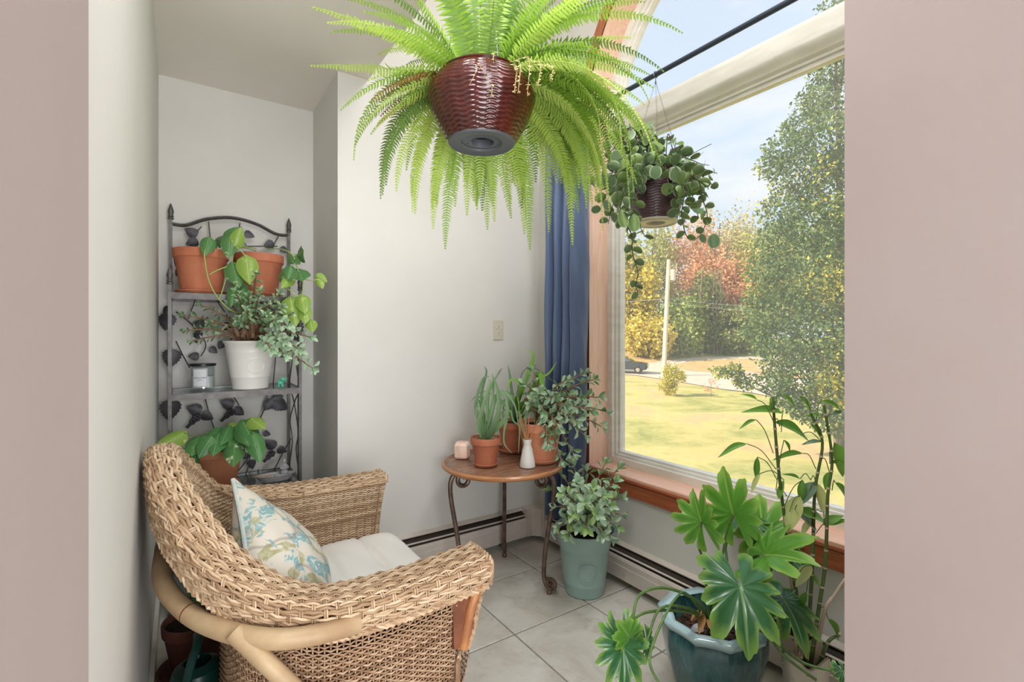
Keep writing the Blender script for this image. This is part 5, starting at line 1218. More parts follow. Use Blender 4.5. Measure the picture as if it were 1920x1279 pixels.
# things on the rack: top shelf
TOPZ, MIDZ, LOWZ = 1.4105, .9665, .5105
PM = [leafmesh('pothos', M['pothos'], .36, heart, 12, 6, cup=-.25, curl=.15, notch=.12), leafmesh('pothos', M['pothos2'], .36, heart, 12, 6, cup=-.25, curl=.15, notch=.12), leafmesh('pothos', M['pothos3'], .36, heart, 12, 6, cup=-.25, curl=.15, notch=.12)]
c = Vector((.085, 2.702, TOPZ)); pl_ = thing('potted_pothos_left', 'terracotta pot with trailing variegated pothos, left pot on the top shelf of the rack', 'plant', c)
saucer(pl_, c, .105, M['terra']); c2 = c + Vector((0, 0, .007)); flowerpot(pl_, c2, .112, .080, .200, M['terra'], rimh=.042)
c = Vector((.325, 2.702, TOPZ)); pr_ = thing('potted_pothos_right', 'terracotta pot with a trailing vine, right pot on the top shelf of the rack', 'plant', c)
saucer(pr_, c, .102, M['terra2']); c3 = c + Vector((0, 0, .007)); flowerpot(pr_, c3, .112, .080, .200, M['terra2'], rimh=.042)
pl_.name = 'potted_pothos'; pr_.name = 'potted_pothos'
for a, b_, k_ in [((402, 455, 2.25), (374, 470, 2.20), 1), ((420, 450, 2.25), (398, 446, 2.3), 1), ((440, 460, 2.2), (452, 425, 2.2), 2), ((432, 445, 2.2), (428, 482, 2.16), 0), ((425, 448, 2.24), (445, 425, 2.25), 1), ((400, 470, 2.22), (380, 470, 2.2), 1)]: leaf_px(PM[k_], pl_, a, b_, tilt=(0, 0, .2))
leaf_px(PM[1], pl_, (392, 447, 2.18), (383, 478, 2.14), .085)
for a, b_, k_ in [((436, 495, 2.2), (448, 536, 2.16), 0), ((462, 483, 2.2), (468, 530, 2.16), 2), ((532, 505, 2.3), (550, 518, 2.2), 0), ((545, 500, 2.25), (540, 525, 2.22), 1), ((548, 520, 2.25), (528, 538, 2.2), 2), ((558, 480, 2.3), (562, 470, 2.2), 1), ((545, 478, 2.3), (560, 492, 2.25), 0),
                 ((598, 522, 2.3), (605, 540, 2.28), 2), ((595, 515, 2.3), (613, 528, 2.3), 2), ((545, 560, 2.25), (555, 608, 2.2), 2), ((566, 555, 2.25), (572, 585, 2.2), 2), ((570, 575, 2.25), (573, 604, 2.2), 2), ((582, 600, 2.25), (586, 620, 2.2), 2), ((560, 505, 2.3), (566, 520, 2.2), 1)]: leaf_px(PM[k_], pr_, a, b_, tilt=(0, 0, .2))
for a, b_ in [((440, 538, 2.2), (432, 575, 2.18)), ((450, 530, 2.25), (470, 570, 2.25)), ((455, 545, 2.2), (445, 580, 2.2))]: leaf_px(PM[1], pl_, a, b_, .075)
sd = lambda root, ps, r=.0026, m='stem_lime': MB().tube(spl([at(*q[:2], d=q[2]) for q in ps], 6), r, 6).build('vine', M[m], root)
sd(pl_, [(400, 462, 2.3), (384, 470, 2.15), (386, 500, 2.13), (393, 530, 2.13), (410, 560, 2.15), (440, 585, 2.2), (480, 580, 2.3), (515, 565, 2.35)])
sd(pl_, [(393, 515, 2.13), (405, 508, 2.14), (425, 500, 2.16)]); sd(pl_, [(430, 500, 2.2), (420, 535, 2.18), (412, 560, 2.18)])
sd(pr_, [(480, 470, 2.4), (444, 462, 2.2), (452, 470, 2.2), (462, 483, 2.2)]); sd(pr_, [(500, 466, 2.4), (530, 468, 2.3), (550, 480, 2.28), (560, 510, 2.28), (575, 525, 2.28), (600, 524, 2.3)])
sd(pr_, [(560, 510, 2.28), (568, 530, 2.25), (567, 565, 2.25), (572, 600, 2.25), (580, 618, 2.24)]); sd(pr_, [(530, 538, 2.25), (545, 545, 2.22), (556, 555, 2.22), (566, 552, 2.22)])
sd(pr_, [(435, 490, 2.2), (440, 470, 2.2), (455, 463, 2.25), (480, 466, 2.4)])

# middle shelf: white pot with jade, candle, glass figure
c = Vector((.285, 2.67, MIDZ)); p = thing('potted_jade_on_rack', 'white enamel pot with a sprawling woody jade plant on the middle shelf of the rack', 'plant', c)
MB().lathe([(0, 0), (.074, 0), (.078, .004), (.084, .056), (.0855, .058), (.0855, .062), (.103, .172), (.1045, .176), (.1045, .182), (.110, .215), (.116, .222), (.117, .230), (.112, .231), (.106, .212), (.1, .195), (0, .195)], c, 48).build('pot', M['whitepot'], p)
MB().lathe([(0, .205), (.104, .203)], c, 24).build('soil', M['soil'], p)
va = math.atan2(-c.y, -c.x) + .25; el = []
for i in range(41):
    q = 2 * PI * i / 40; aa = va + .40 * math.cos(q); z = .112 + .034 * math.sin(q); rr = .0855 + (z - .06) / .112 * .0175 + .001
    el.append(c + Vector((rr * math.cos(aa), rr * math.sin(aa), z)))
MB().tube(el, .002, 6, False).build('embossed_oval', M['whitepot'], p)
b0 = c + Vector((0, 0, .205)); R_ = random.Random(77); JM3 = [jadeleaf(M['jaded'], 0), jadeleaf(M['jaded'], 1), jadeleaf(M['jade'], 0), jadeleaf(M['jaded'], 0)]
jade(p, b0, [(350, 620, 2.2), (345, 592, 2.2), (376, 572, 2.2), (362, 640, 2.2), (395, 605, 2.15), (430, 570, 2.2), (442, 548, 2.1), (465, 555, 2.1), (463, 580, 2.05), (480, 515, 2.15), (488, 545, 2.1), (523, 552, 2.15), (530, 575, 2.15), (520, 600, 2.1), (545, 590, 2.2), (445, 600, 2.1), (500, 590, 2.1)], .040, .024, JM3, st=.5, rise=.04)
JM4 = [jadeleaf(M['jade'], 1), jadeleaf(M['jade'], 0)]
jade(p, b0, [(508, 655, 2.06), (530, 640, 2.1), (535, 665, 2.08), (560, 655, 2.12), (585, 690, 2.15), (540, 610, 2.1), (580, 632, 2.2)], .056, .026, JM4, st=.6, rise=.05)
for pts_, r in [([(455, 632), (462, 605), (470, 590), (500, 580)], .010), ([(475, 634), (474, 600), (495, 598), (520, 585)], .010), ([(492, 634), (496, 605), (500, 596), (470, 598)], .009), ([(448, 632), (435, 605), (425, 598)], .008)]:
    MB().tube(spl([at(u, v, d=2.28) for u, v in pts_], 5), [r * (1 - .03 * i) for i in range(16)], 8).build('trunk', M['stem_brown'], p)

c = Vector((.092, 2.74, MIDZ)); p = thing('candle_jar', 'white candle in a clear glass jar with dark lid on the middle shelf', 'candle', c)
MB().lathe([(0, .0), (.046, 0), (.050, .004), (.050, .108), (.048, .112), (.0465, .108), (.0465, .012), (0, .010)], c, 36).build('jar', M['jar'], p)
MB().lathe([(0, .011), (.045, .011), (.045, .064), (0, .062)], c, 32).build('wax', M['wax'], p)
MB().tube([c + Vector((0, 0, .062)), c + Vector((.001, 0, .074))], .0012, 5).build('wick', M['ink'], p)
MB().lathe([(0, .112), (.053, .112), (.0545, .114), (.0545, .121), (.053, .123), (0, .124)], c, 36).build('lid', M['lid'], p)
va = math.atan2(-c.y, -c.x) - .25; hw = .62
def lab(a, b): q = va - hw + 2 * hw * a; return (c.x + .0506 * math.cos(q), c.y + .0506 * math.sin(q), c.z + .016 + .086 * b)
lb = MB().grid(lab, 16, 3).build('label', M['paper'], p, True, None)
def label_line(a0, a1, b0_, b1, m='ink'):
    def fn(a, b): q = va - hw + 2 * hw * (a0 + (a1 - a0) * a); return (c.x + .0511 * math.cos(q), c.y + .0511 * math.sin(q), c.z + .016 + .086 * (b0_ + (b1 - b0_) * b))
    return MB().grid(fn, 8, 1)
fr = MB()
for a in ((.04, .96, .03, .045), (.04, .96, .955, .97), (.04, .055, .03, .97), (.945, .96, .03, .97)): g_ = label_line(*a); fr.add(g_.v, g_.f)
fr.build('printed_border', M['ink'], lb)
def jar_text(s, size, b):
    cu = bpy.data.curves.new('printed_text', 'FONT'); cu.body = s; cu.size = size; cu.align_x = 'CENTER'; cu.extrude = .0001
    o = bpy.data.objects.new('printed_text', cu); link(o); dg = bpy.context.evaluated_depsgraph_get(); me = bpy.data.meshes.new_from_object(o.evaluated_get(dg)); bpy.data.objects.remove(o)
    mb = MB(); mb.v = [tuple(Vector((c.x + (.0513 + v.co.z) * math.cos(va + v.co.x / .0511), c.y + (.0513 + v.co.z) * math.sin(va + v.co.x / .0511), c.z + b + v.co.y))) for v in me.vertices]
    mb.f = [tuple(q.vertices) for q in me.polygons]; o = mb.build('printed_text', M['ink'], lb, False)
jar_text('EARTH & MOSS', .0080, .056); jar_text('CANDLE', .0055, .047); jar_text('-', .012, .038); jar_text('-', .012, .080)
c = Vector((.418, 2.675, MIDZ)); p = thing('glass_figure', 'tiny translucent green glass elephant figure on the middle shelf, right of the white pot', 'figurine', c)
def blobm(c0, r, n=10, s=(1, 1, 1)): return [(r * math.sin(PI * i / 6) * s[0] if 0 < i < 6 else 0, -r * s[2] * math.cos(PI * i / 6)) for i in range(7)]
MB().lathe(blobm(None, .014, s=(1, 1, .9)), c + Vector((0, 0, .020)), 12, 1.1, .85).build('body', M['greenglass'], p)
MB().lathe(blobm(None, .011), c + Vector((.010, -.006, .036)), 12).build('head', M['greenglass'], p)
for dx, dy in ((-.008, -.006), (.008, -.008), (-.006, .008), (.009, .006)): MB().tube([c + Vector((dx, dy, 0)), c + Vector((dx * .9, dy * .9, .016))], [.0052, .0042], 8).build('leg', M['greenglass'], p)
for s in (-1, 1): MB().lathe([(0, -.002), (.006, -.001), (.006, .001), (0, .002)], c + Vector((.008 + .006 * s, -.006 - .003 * s, .044)), 10, 1, 1).build('ear', M['greenglass'], p)
MB().tube(spl([c + Vector((.016, -.014, .036)), c + Vector((.020, -.020, .030)), c + Vector((.024, -.024, .036)), c + Vector((.023, -.022, .044))], 4), [.0035 - .0001 * i for i in range(13)], 7).build('trunk', M['greenglass'], p)

# low shelf: terracotta pothos, dish with figure
c = Vector((.154, 2.69, LOWZ)); p = thing('potted_pothos', 'pale terracotta pot with a leafy pothos on the lower shelf, right behind the wicker chair', 'plant', c)
saucer(p, c, .088, M['terra3']); c2 = c + Vector((0, 0, .007)); flowerpot(p, c2, .106, .070, .175, M['terra3'], rimh=.036)
for a, b_, k_, w in [((345, 812, 2.1), (290, 840, 1.98), 2, .11), ((385, 830, 2.15), (345, 850, 2.1), 1, .1), ((395, 822, 2.1), (372, 858, 2.05), 1, .11), ((410, 815, 2.15), (400, 850, 2.05), 1, .11), ((425, 810, 2.2), (440, 860, 2.05), 1, .1), ((440, 830, 2.15), (438, 868, 2.03), 0, .12),
                     ((455, 815, 2.2), (432, 850, 2.08), 1, .1), ((455, 790, 2.2), (480, 835, 2.1), 1, .13), ((470, 785, 2.2), (495, 800, 2.15), 2, .1), ((475, 815, 2.15), (488, 865, 2.08), 1, .11), ((430, 800, 2.2), (415, 830, 2.1), 1, .1), ((450, 800, 2.2), (465, 830, 2.1), 0, .1), ((365, 835, 2.1), (335, 880, 2.0), 1, .1), ((360, 850, 2.1), (352, 885, 2.0), 1, .09), ((372, 820, 2.15), (360, 850, 2.05), 1, .11),
                     ((445, 795, 2.25), (430, 800, 2.2), 2, .07), ((415, 805, 2.2), (382, 838, 2.1), 1, .11)]: leaf_px(PM[k_], p, a, b_, w, tilt=(0, 0, .5))
for ps in [[(412, 848, 2.3), (390, 815, 2.2), (370, 820, 2.15), (345, 812, 2.1)], [(412, 848, 2.3), (425, 815, 2.25), (455, 790, 2.2)], [(415, 848, 2.3), (440, 810, 2.25), (475, 812, 2.15)], [(410, 848, 2.3), (400, 825, 2.2), (385, 830, 2.15)], [(455, 790, 2.2), (470, 785, 2.2)]]: sd(p, ps, .003, 'stem_green')
c = Vector((.392, 2.64, LOWZ)); p = thing('incense_dish', 'grey boat shaped clay dish filled with ash on the lower shelf', 'dish', c)
fz = lambda a, z: 1 + .10 * math.cos(2 * a)
MB().lathe([(0, 0), (.042, 0), (.050, .004), (.062, .028), (.064, .031), (.060, .031), (.050, .012), (0, .010)], c, 40, 1.28, .8, rfun=fz).build('dish', M['greyclay'], p)
MB().lathe([(0, .026), (.03, .024), (.056, .020)], c, 30, 1.26, .78, rfun=lambda a, z: 1 + .03 * math.sin(7 * a)).build('ash', M['ash'], p)
MB().tube([c + Vector((-.02, 0, .03)), c + Vector((-.105, -.015, .036))], .0022, 5).build('incense_stick', M['cork'], p)
q = c + Vector((.040, .012, .024)); f_ = thing('clay_figure', 'small bluish grey clay figure standing in the ash dish', 'figurine', q)
MB().lathe([(0, 0), (.016, 0), (.019, .008), (.013, .022), (.014, .034), (.012, .044), (.005, .050), (.0045, .053), (0, .053)], q, 16, 1, .85).build('robe', M['greyclay'], f_)
MB().lathe([(0, .050), (.005, .052), (.0085, .060), (.0075, .068), (.003, .074), (0, .075)], q, 14).build('head', M['greyclay'], f_)
for s in (-1, 1): MB().tube(spl([q + Vector((.012 * s, 0, .042)), q + Vector((.017 * s, -.006, .03)), q + Vector((.004 * s, -.016, .028))], 4), .0035, 6).build('arm', M['greyclay'], f_)

# ------------------------------------------------------------------ wicker armchair
ch = thing('wicker_armchair', 'large honey wicker barrel armchair with rolled arms and pole frame', 'chair', (.33, 1.57, 0))
RIM = [(.690, 1.185, .600), (.45, 1.19, .585), (.25, 1.205, .600), (.105, 1.275, .685), (.012, 1.40, .81), (-.020, 1.56, .895), (.006, 1.74, .83), (.085, 1.895, .705), (.25, 1.975, .645), (.45, 1.985, .632), (.690, 1.985, .632)]
INB = [(.660, 1.275, .36), (.45, 1.275, .36), (.30, 1.285, .36), (.20, 1.33, .36), (.155, 1.43, .36), (.145, 1.57, .36), (.155, 1.72, .36), (.20, 1.83, .36), (.30, 1.90, .36), (.45, 1.925, .36), (.660, 1.93, .36)]
OUT = [(.600, 1.150, .0), (.42, 1.15, .0), (.25, 1.16, .0), (.14, 1.22, .0), (.095, 1.36, .0), (.09, 1.56, .0), (.10, 1.75, .0), (.15, 1.90, .0), (.25, 1.965, .0), (.42, 1.975, .0), (.600, 1.975, .0)]
def curve_eval(P):
    Q = spl(P, 12); n = len(Q) - 1
    def f(t):
        x = min(max(t, 0), 1) * n; i = min(int(x), n - 1); return Q[i].lerp(Q[i + 1], x - i)
    return f
rimc, inb, outb = curve_eval(RIM), curve_eval(INB), curve_eval(OUT)
CEN = Vector((.42, 1.57, 0))
def outdir(t):
    a, b_ = rimc(t - .01), rimc(t + .01); d = (b_ - a); d.z = 0; d.normalize(); n = Vector((d.y, -d.x, 0)); return -n if n.dot(Vector((rimc(t).x - .45, rimc(t).y - 1.58, 0))) < 0 else n
odc = [outdir(i / 200) for i in range(201)]
for _ in range(6): odc = [((odc[max(i - 1, 0)] + odc[i] * 2 + odc[min(i + 1, 200)]).normalized()) for i in range(201)]
def od(t):
    x = min(max(t, 0), 1) * 200; i = min(int(x), 199); return odc[i].lerp(odc[i + 1], x - i).normalized()
HWD = .066
def roll(t, s):
    """cross-section of the rolled rim, s 0 inner edge .. 1 outer lower edge"""
    n = od(t); bk_ = math.exp(-((t - .5) / .20) ** 2); w = HWD * (1 - .46 * bk_); c0 = rimc(t) + n * (HWD - .014 * bk_ - w); up = .022 + .016 * bk_
    if s < .78:
        a = PI * (1 - s / .78 * 1.0); q = n * (math.copysign(abs(math.cos(a)) ** .8, math.cos(a)) * w) + Vector((0, 0, up * max(0, math.sin(a)) ** .55)); 
        return c0 + q
    k = (s - .78) / .22; return c0 + n * (w - .010 * k * k) + Vector((0, 0, -(.050 + .03 * bk_) * k))
def inner(t, s):
    """back and arm inner face, s 0 at the seat .. 1 at the roll's inner edge"""
    a, b_ = inb(t), roll(t, 0) + Vector((0, 0, .002)); q = a.lerp(b_, s); bulge = math.sin(PI * s) * .02
    return q + od(t) * bulge + Vector((0, 0, 0))
def outer(t, s):
    """skirt below the arm, s 0 floor .. 1 under the roll"""
    a = outb(t); b_ = rimc(t); top = Vector((0, 0, 0)); zt = min(b_.z - .02, .60); n = od(t)
    q = a.copy(); q.z = .025 + (zt - .025) * s
    fade = math.exp(-((t - .5) / .22) ** 4)
    q += n * (.018 * s * s) * (1 - fade) + n * (-.01) * math.sin(PI * s)
    return q
def weave_arrays(fn, t0, t1, s0, s1, rows, stakes, r, amp, flat=.55, jitter=.12, seg=2, holes=None, double=False, seed=1):
    """rows of flat cane woven in front of and behind stakes on the surface fn; vectorised over a sampled grid"""
    N = stakes * seg * 1 + 1; Mr = rows; R2 = np.random.RandomState(seed)
    U = np.linspace(t0, t1, N); V = np.linspace(s0, s1, Mr * (1)); 
    P = np.array([[tuple(fn(u, v)) for u in U] for v in V])           # rows, N, 3
    dU = np.gradient(P, axis=1); dV = np.gradient(P, axis=0)
    Nn = np.cross(dU, dV); Nn /= np.linalg.norm(Nn, axis=2, keepdims=True) + 1e-9
    dVn = dV / (np.linalg.norm(dV, axis=2, keepdims=True) + 1e-9)
    col = np.arange(N); verts = []; faces = []; base = 0
    for j in range(Mr):
        if holes and holes(j / Mr): continue
        ph = (j // (2 if double else 1)) % 2
        off = amp * np.cos(PI * (col / seg + ph)); off = off[:, None]
        pj = P[j] + Nn[j] * off + dVn[j] * (R2.normal(size=(N, 1)) * r * jitter)
        up = dVn[j]; nn = Nn[j]; rj = r * R2.uniform(.88, 1.1)
        ring = np.stack([pj + up * rj, pj + nn * rj * flat, pj - up * rj, pj - nn * rj * flat], 1).reshape(-1, 3)
        verts.append(ring); k = np.arange(N - 1)[:, None] * 4; q = np.arange(4)[None]; q2 = (q + 1) % 4
        f = np.stack([base + k + q, base + k + q2, base + k + 4 + q2, base + k + 4 + q], 2).reshape(-1, 4); faces.append(f); base += 4 * N
    return np.concatenate(verts), np.concatenate(faces)
def stake_arrays(fn, t0, t1, s0, s1, stakes, r, n=26, twin=0.0, base0=0):
    verts = []; faces = []; base = base0; V = np.linspace(s0, s1, n); dt = (t1 - t0) / stakes
    for i in range(stakes + 1):
        for e in ((-twin, twin) if twin else (0,)):
            t = t0 + dt * i + e * dt; p = np.array([tuple(fn(t, v)) for v in V]); p2 = np.array([tuple(fn(t + dt * .2, v)) for v in V]); tan = np.gradient(p, axis=0); sd_ = p2 - p
            nn = np.cross(sd_, tan); nn /= np.linalg.norm(nn, axis=1, keepdims=True) + 1e-9; sd_ = np.cross(tan, nn); sd_ /= np.linalg.norm(sd_, axis=1, keepdims=True) + 1e-9
            ring = np.stack([p + sd_ * r, p + nn * r * .8, p - sd_ * r, p - nn * r * .8], 1).reshape(-1, 3); verts.append(ring)
            k = np.arange(n - 1)[:, None] * 4; q = np.arange(4)[None]; q2 = (q + 1) % 4
            faces.append(np.stack([base + k + q, base + k + q2, base + k + 4 + q2, base + k + 4 + q], 2).reshape(-1, 4)); base += 4 * n
    return np.concatenate(verts), np.concatenate(faces)
def np_mesh(name, v, f, m, parent, kind='stuff'):
    me = bpy.data.meshes.new(name); me.vertices.add(len(v)); me.vertices.foreach_set('co', (v - np.array(origin(parent))).ravel())
    me.loops.add(4 * len(f)); me.loops.foreach_set('vertex_index', f.ravel().astype(np.int32)); me.polygons.add(len(f))
    me.polygons.foreach_set('loop_start', np.arange(len(f)) * 4); me.polygons.foreach_set('loop_total', np.full(len(f), 4)); me.polygons.foreach_set('use_smooth', np.ones(len(f), bool))
    me.update(); me.validate(); me.materials.append(m); o = link(bpy.data.objects.new(name, me), parent)
    if kind: o['kind'] = kind
    return o
def woven(name, fn, t0, t1, s0, s1, rows, stakes, r, amp, m, sr, double=False, twin=0.0, core=None, seed=1, flat=.55, jitter=.12, n=26):
    v, f = weave_arrays(fn, t0, t1, s0, s1, rows, stakes, r, amp, double=double, seed=seed, flat=flat, jitter=jitter); v2, f2 = stake_arrays(fn, t0, t1, s0, s1, stakes, sr, n, twin, len(v))
    o = np_mesh(name, np.concatenate([v, v2]), np.concatenate([f, f2]), m, ch)
    return o
def roll_even(t, s, N=24):
    P = [roll(t, i / N) for i in range(N + 1)]; L_ = [0]
    for i in range(N): L_.append(L_[-1] + (P[i + 1] - P[i]).length)
    x = s * L_[-1]; i = min(max(j for j in range(N + 1) if L_[j] <= x + 1e-9), N - 1); return P[i].lerp(P[i + 1], (x - L_[i]) / max(1e-9, L_[i + 1] - L_[i]))
woven('woven_back', inner, 0.0, 1.0, 0.0, 1.0, 62, 150, .0032, .0034, M['wicker'], .0022, seed=3)
woven('woven_rim', roll_even, 0.0, 1.0, 0.0, 1.0, 30, 82, .0046, .0040, M['wicker'], .0026, double=True, twin=.10, seed=4, jitter=.35, flat=.7)
woven('woven_skirt', outer, 0.0, 1.0, 0.0, .86, 64, 124, .0034, .0034, M['wicker2'], .0024, seed=5)
woven('open_weave_band', outer, 0.0, 1.0, .87, 1.0, 9, 124, .0028, .003, M['wicker2'], .0024, seed=6)
# dark core sheets behind the weave carry the shade between strands in their colour
def front(a, b_):
    return Vector((.600 - .004, 1.155 + (1.975 - 1.155) * a, .03 + .30 * b_))
woven('woven_front', front, 0.0, 1.0, 0.0, 1.0, 42, 40, .0034, .0034, M['wicker2'], .0024, seed=8)
def armface(side):
    """front face of an arm: between inner side, roll and skirt"""
    t = 0.0 if side == 0 else 1.0
    def fn(a, b_):
        p0, p1 = inner(t, 1 * b_), outer(t, b_); q = p0.lerp(p1, a) + Vector((.004 * math.sin(PI * a), 0, 0)); q.z = .33 + (min(p0.z, p1.z + .02) - .33) * b_; q.x = (.605 + .06 * b_); return q
    return fn
for sde in (0, 1): woven('woven_arm_front', armface(sde), 0, 1, 0, 1, 26, 8, .0034, .003, M['wicker2'], .0024, seed=9 + sde)
def braid(name, path, r, m, off=.006, per=.05):
    P = spl(path, 6); o = None
    for k in range(3):
        mb = MB(); L_ = 0; pts = []
        for i, q in enumerate(P):
            if i: L_ += (P[i] - P[i - 1]).length
            a = 2 * PI * (L_ / per + k / 3); t = (P[min(i + 1, len(P) - 1)] - P[max(i - 1, 0)]).normalized(); u_ = t.orthogonal().normalized(); w_ = t.cross(u_); pts.append(q + u_ * off * math.cos(a) + w_ * off * math.sin(a) * .7)
        mb.tube(pts, r, 5).build(name, m, ch)
braid('edge_braid', [roll(i / 24, 1.0) + Vector((0, 0, -.004)) for i in range(25)], .0048, M['wicker'])
for t in (0.0, 1.0): braid('edge_braid', [roll(t, i / 8) + Vector((.004, 0, 0)) for i in range(9)], .005, M['wicker'], .005, .04)
braid('edge_braid', [outer(i / 24, .0) for i in range(25)], .005, M['wicker2'])
# pole frame
def pole(pts, r, m='rattan', name='frame_pole', n=18):
    o = MB().tube(spl(pts, 8), r, n).build(name, M[m], ch); return o
pole([(.34, 1.135, .555), (.24, 1.118, .572), (.16, 1.135, .583), (.085, 1.20, .592), (.018, 1.30, .605), (-.030, 1.43, .628), (-.035, 1.57, .645), (-.022, 1.75, .64), (.05, 1.92, .61), (.18, 2.03, .59)], .021)
pole([(.095, 1.175, .60), (.175, 1.115, .51), (.33, 1.11, .28), (.52, 1.11, .02)], .019)
pole([(.05, 1.95, .60), (.14, 2.02, .45), (.30, 2.02, .2), (.45, 2.02, .02)], .019)
MB().tube([(.128, 1.149, .567), (.131, 1.147, .5635)], .0198, 18).build('cane_joint', M['leather'], ch); MB().tube([(.0195, 1.297, .6045), (.0175, 1.3005, .605)], .0214, 18).build('cane_joint', M['leather'], ch)
# arm bracket by the front of the near arm, wrapped board
for (y, s) in ((1.15, 1), (1.985, -1)):
    MB().add([(.585, y - .012 * s, .575), (.640, y - .012 * s, .575), (.622, y - .016 * s, .405), (.590, y - .016 * s, .405), (.585, y + .012 * s, .575), (.640, y + .012 * s, .575), (.622, y + .008 * s, .405), (.590, y + .008 * s, .405)], [(0, 1, 2, 3), (4, 7, 6, 5), (0, 4, 5, 1), (1, 5, 6, 2), (2, 6, 7, 3), (3, 7, 4, 0)]).build('wrapped_bracket', M['leather'], ch, False)
    pole([(.675, y - .01 * s, .572), (.640, y - .015 * s, .50), (.618, y - .014 * s, .40)], .013, 'rattan2', 'bracket_pole')
    braid('edge_braid', [(.688, y - .012 * s, .565), (.660, y - .020 * s, .50), (.632, y - .022 * s, .41), (.605, y - .012 * s, .38), (.603, y - .008 * s, .2), (.602, y - .005 * s, .03)], .0042, M['wicker2'], .0045, .03)
MB().bx(.11, .60, 1.17, 1.955, .335, .352).build('seat_base', M['shade_core'], ch, False)
MB().grid(lambda a, b: inner(a, b) + od(a) * .010, 60, 10).build('core', M['shade_core'], ch)
MB().grid(lambda a, b: roll_even(a, b).lerp(rimc(a) - Vector((0, 0, .01)), .16), 80, 14).build('core', M['shade_core'], ch)
MB().grid(lambda a, b: outer(a, b * .86) - od(a) * .010, 60, 10).build('core', M['shade_core'], ch)

# seat cushion and pillow
def cushion_mb(x0, x1, y0, y1, z0, z1, nx=36, ny=44, seams=()):
    mb = MB()
    def prof(a, b, top):
        x = x0 + (x1 - x0) * a; y = y0 + (y1 - y0) * b
        e = (1 - abs(2 * a - 1) ** 7) * (1 - abs(2 * b - 1) ** 7); e = max(0, e) ** .45
        # rounded back corners follow the barrel
        if a < .4:
            k = 1 - a / .4; sh = .16 * (1 - math.sqrt(max(0, 1 - k * k))); y = y + (sh if b < .5 else -sh) * abs(2 * b - 1) ** 1.0
        h_ = (z1 - z0) / 2; z = z0 + h_ + (h_ * e if top else -h_ * e)
        if top:
            for s in seams: z -= .013 * math.exp(-((a - s) / .018) ** 2) * e
            z += .004 * math.sin(a * 23 + b * 3) * e * math.sin(b * 13) + .006 * math.sin(PI * a) * math.sin(PI * b)
        return (x, y, z)
    mb.grid(lambda a, b: prof(a, b, True), nx, ny).grid(lambda a, b: prof(a, b, False), nx, ny); return mb
cs = thing('seat_cushion', 'white canvas seat cushion with sewn channels on the wicker armchair', 'cushion', (.43, 1.6, .352))
cushion_mb(.165, .715, 1.275, 1.915, .352, .462, 60, 44, (.22, .47, .73)).build('cover', M['cushion'], cs, True, None)
E_ = [Vector((.165 + .55 * a, y, .407)) for a in [i / 20 for i in range(21)] for y in (1.915,)]
MB().tube([(.714, 1.285 + .62 * i / 20, .407) for i in range(21)], .004, 6).build('seam', M['cushion'], cs)
K = [Vector((.131, 1.664, .795)), at(468, 1106, d=1.20), at(625, 1150, d=1.32), at(603, 1062, d=1.66)]
K[2].z = max(K[2].z, .47); K[3].z = .475
pil = thing('throw_pillow', 'cream floral pillow with blue and green blossoms leaning in the wicker armchair', 'pillow', (.22, 1.55, .47))
nrm = (K[2] - K[0]).cross(K[3] - K[1]).normalized(); nrm = -nrm if nrm.dot(Vector((1, -.3, .4))) < 0 else nrm
def pill(a, b, sg):
    q = (K[0] * (1 - a) * (1 - b) + K[3] * a * (1 - b) + K[2] * a * b + K[1] * (1 - a) * b)
    e = max(0, (1 - (2 * a - 1) ** 2) * (1 - (2 * b - 1) ** 2)) ** .55; cen = (K[0] + K[1] + K[2] + K[3]) / 4
    pin = 1 - .05 * (1 - abs(2 * a - 1) ** 2) * (abs(2 * b - 1) ** 8) - .05 * (1 - abs(2 * b - 1) ** 2) * (abs(2 * a - 1) ** 8)
    q = cen + (q - cen) * pin
    return q + nrm * (sg * (.070 if sg > 0 else .105) * e) + nrm * .004 * math.sin(a * 17) * math.sin(b * 15) * e
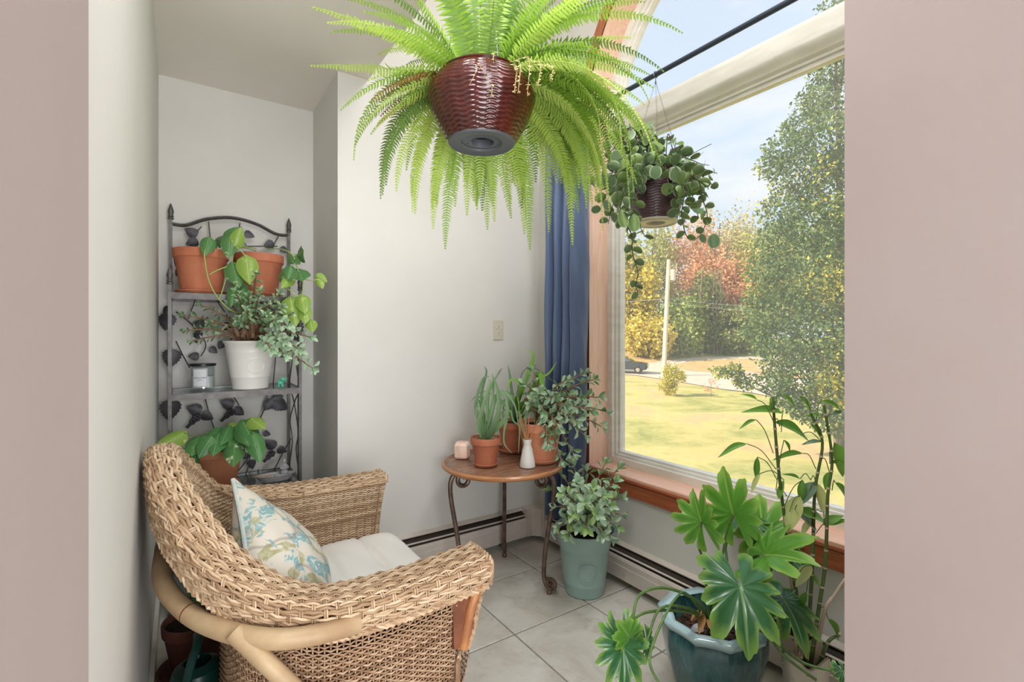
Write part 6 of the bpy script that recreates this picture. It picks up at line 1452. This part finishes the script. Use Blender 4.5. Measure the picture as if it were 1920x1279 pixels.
mb = MB().grid(lambda a, b: pill(a, b, 1), 36, 36).grid(lambda a, b: pill(a, b, -1), 36, 36)
mb.build('cover', M['floral'], pil, True, None)
bd = [pill(i / 20, 0, 1) for i in range(21)] + [pill(1, i / 20, 1) for i in range(1, 21)] + [pill(1 - i / 20, 1, 1) for i in range(1, 21)] + [pill(0, 1 - i / 20, 1) for i in range(1, 21)]
MB().tube(bd, .0062, 8).build('piping', M['piping'], pil)

# ------------------------------------------------------------------ behind the chair: old pot and watering can
c = Vector((.048, 2.13, 0)); p = thing('empty_clay_pot', 'old dark terracotta pot of black soil on the floor behind the wicker chair', 'pot', c)
saucer(p, c, .118, M['terradark'], .026); c2 = c + Vector((0, 0, .008)); flowerpot(p, c2, .102, .070, .185, M['terradark'], rimh=.04)
for i, (dx, dy, h_) in enumerate([(.02, 0, .14), (-.01, .02, .10), (.03, .02, .18)]):
    MB().tube([c2 + Vector((dx, dy, .16)), c2 + Vector((dx * 1.5, dy, .16 + h_))], .002, 5).build('stem', M['stem_dark'], p)
    for s in (-1, 1): put_leaf(PM[1], p, c2 + Vector((dx * 1.4, dy, .14 + h_)), Vector((s * .6, -.5, .2)), Vector((0, -.5, 1)), .07)
c = Vector((.045, 1.735, 0)); p = thing('watering_can', 'dark green plastic watering can on the floor behind the wicker chair', 'watering can', c)
MB().lathe([(0, 0), (.068, 0), (.074, .006), (.072, .20), (.062, .235), (.040, .25), (.036, .25), (.05, .23), (0, .22)], c, 32).build('body', M['can'], p)
MB().tube(spl([c + Vector((-.03, -.065, .10)), c + Vector((-.035, -.105, .20)), c + Vector((-.02, -.11, .30)), c + Vector((.0, -.07, .345)), c + Vector((.0, .0, .33)), c + Vector((0, .045, .26)), c + Vector((0, .045, .235))], 6), .0115, 8).build('handle', M['can'], p)
MB().tube(spl([c + Vector((0, .06, .06)), c + Vector((0, .12, .16)), c + Vector((0, .16, .30))], 6), [.016 - .0005 * i for i in range(13)], 10).lathe([(.010, 0), (.024, .02), (.022, .024), (0, .024)], c + Vector((0, .16, .295)), 16).build('spout', M['can'], p)
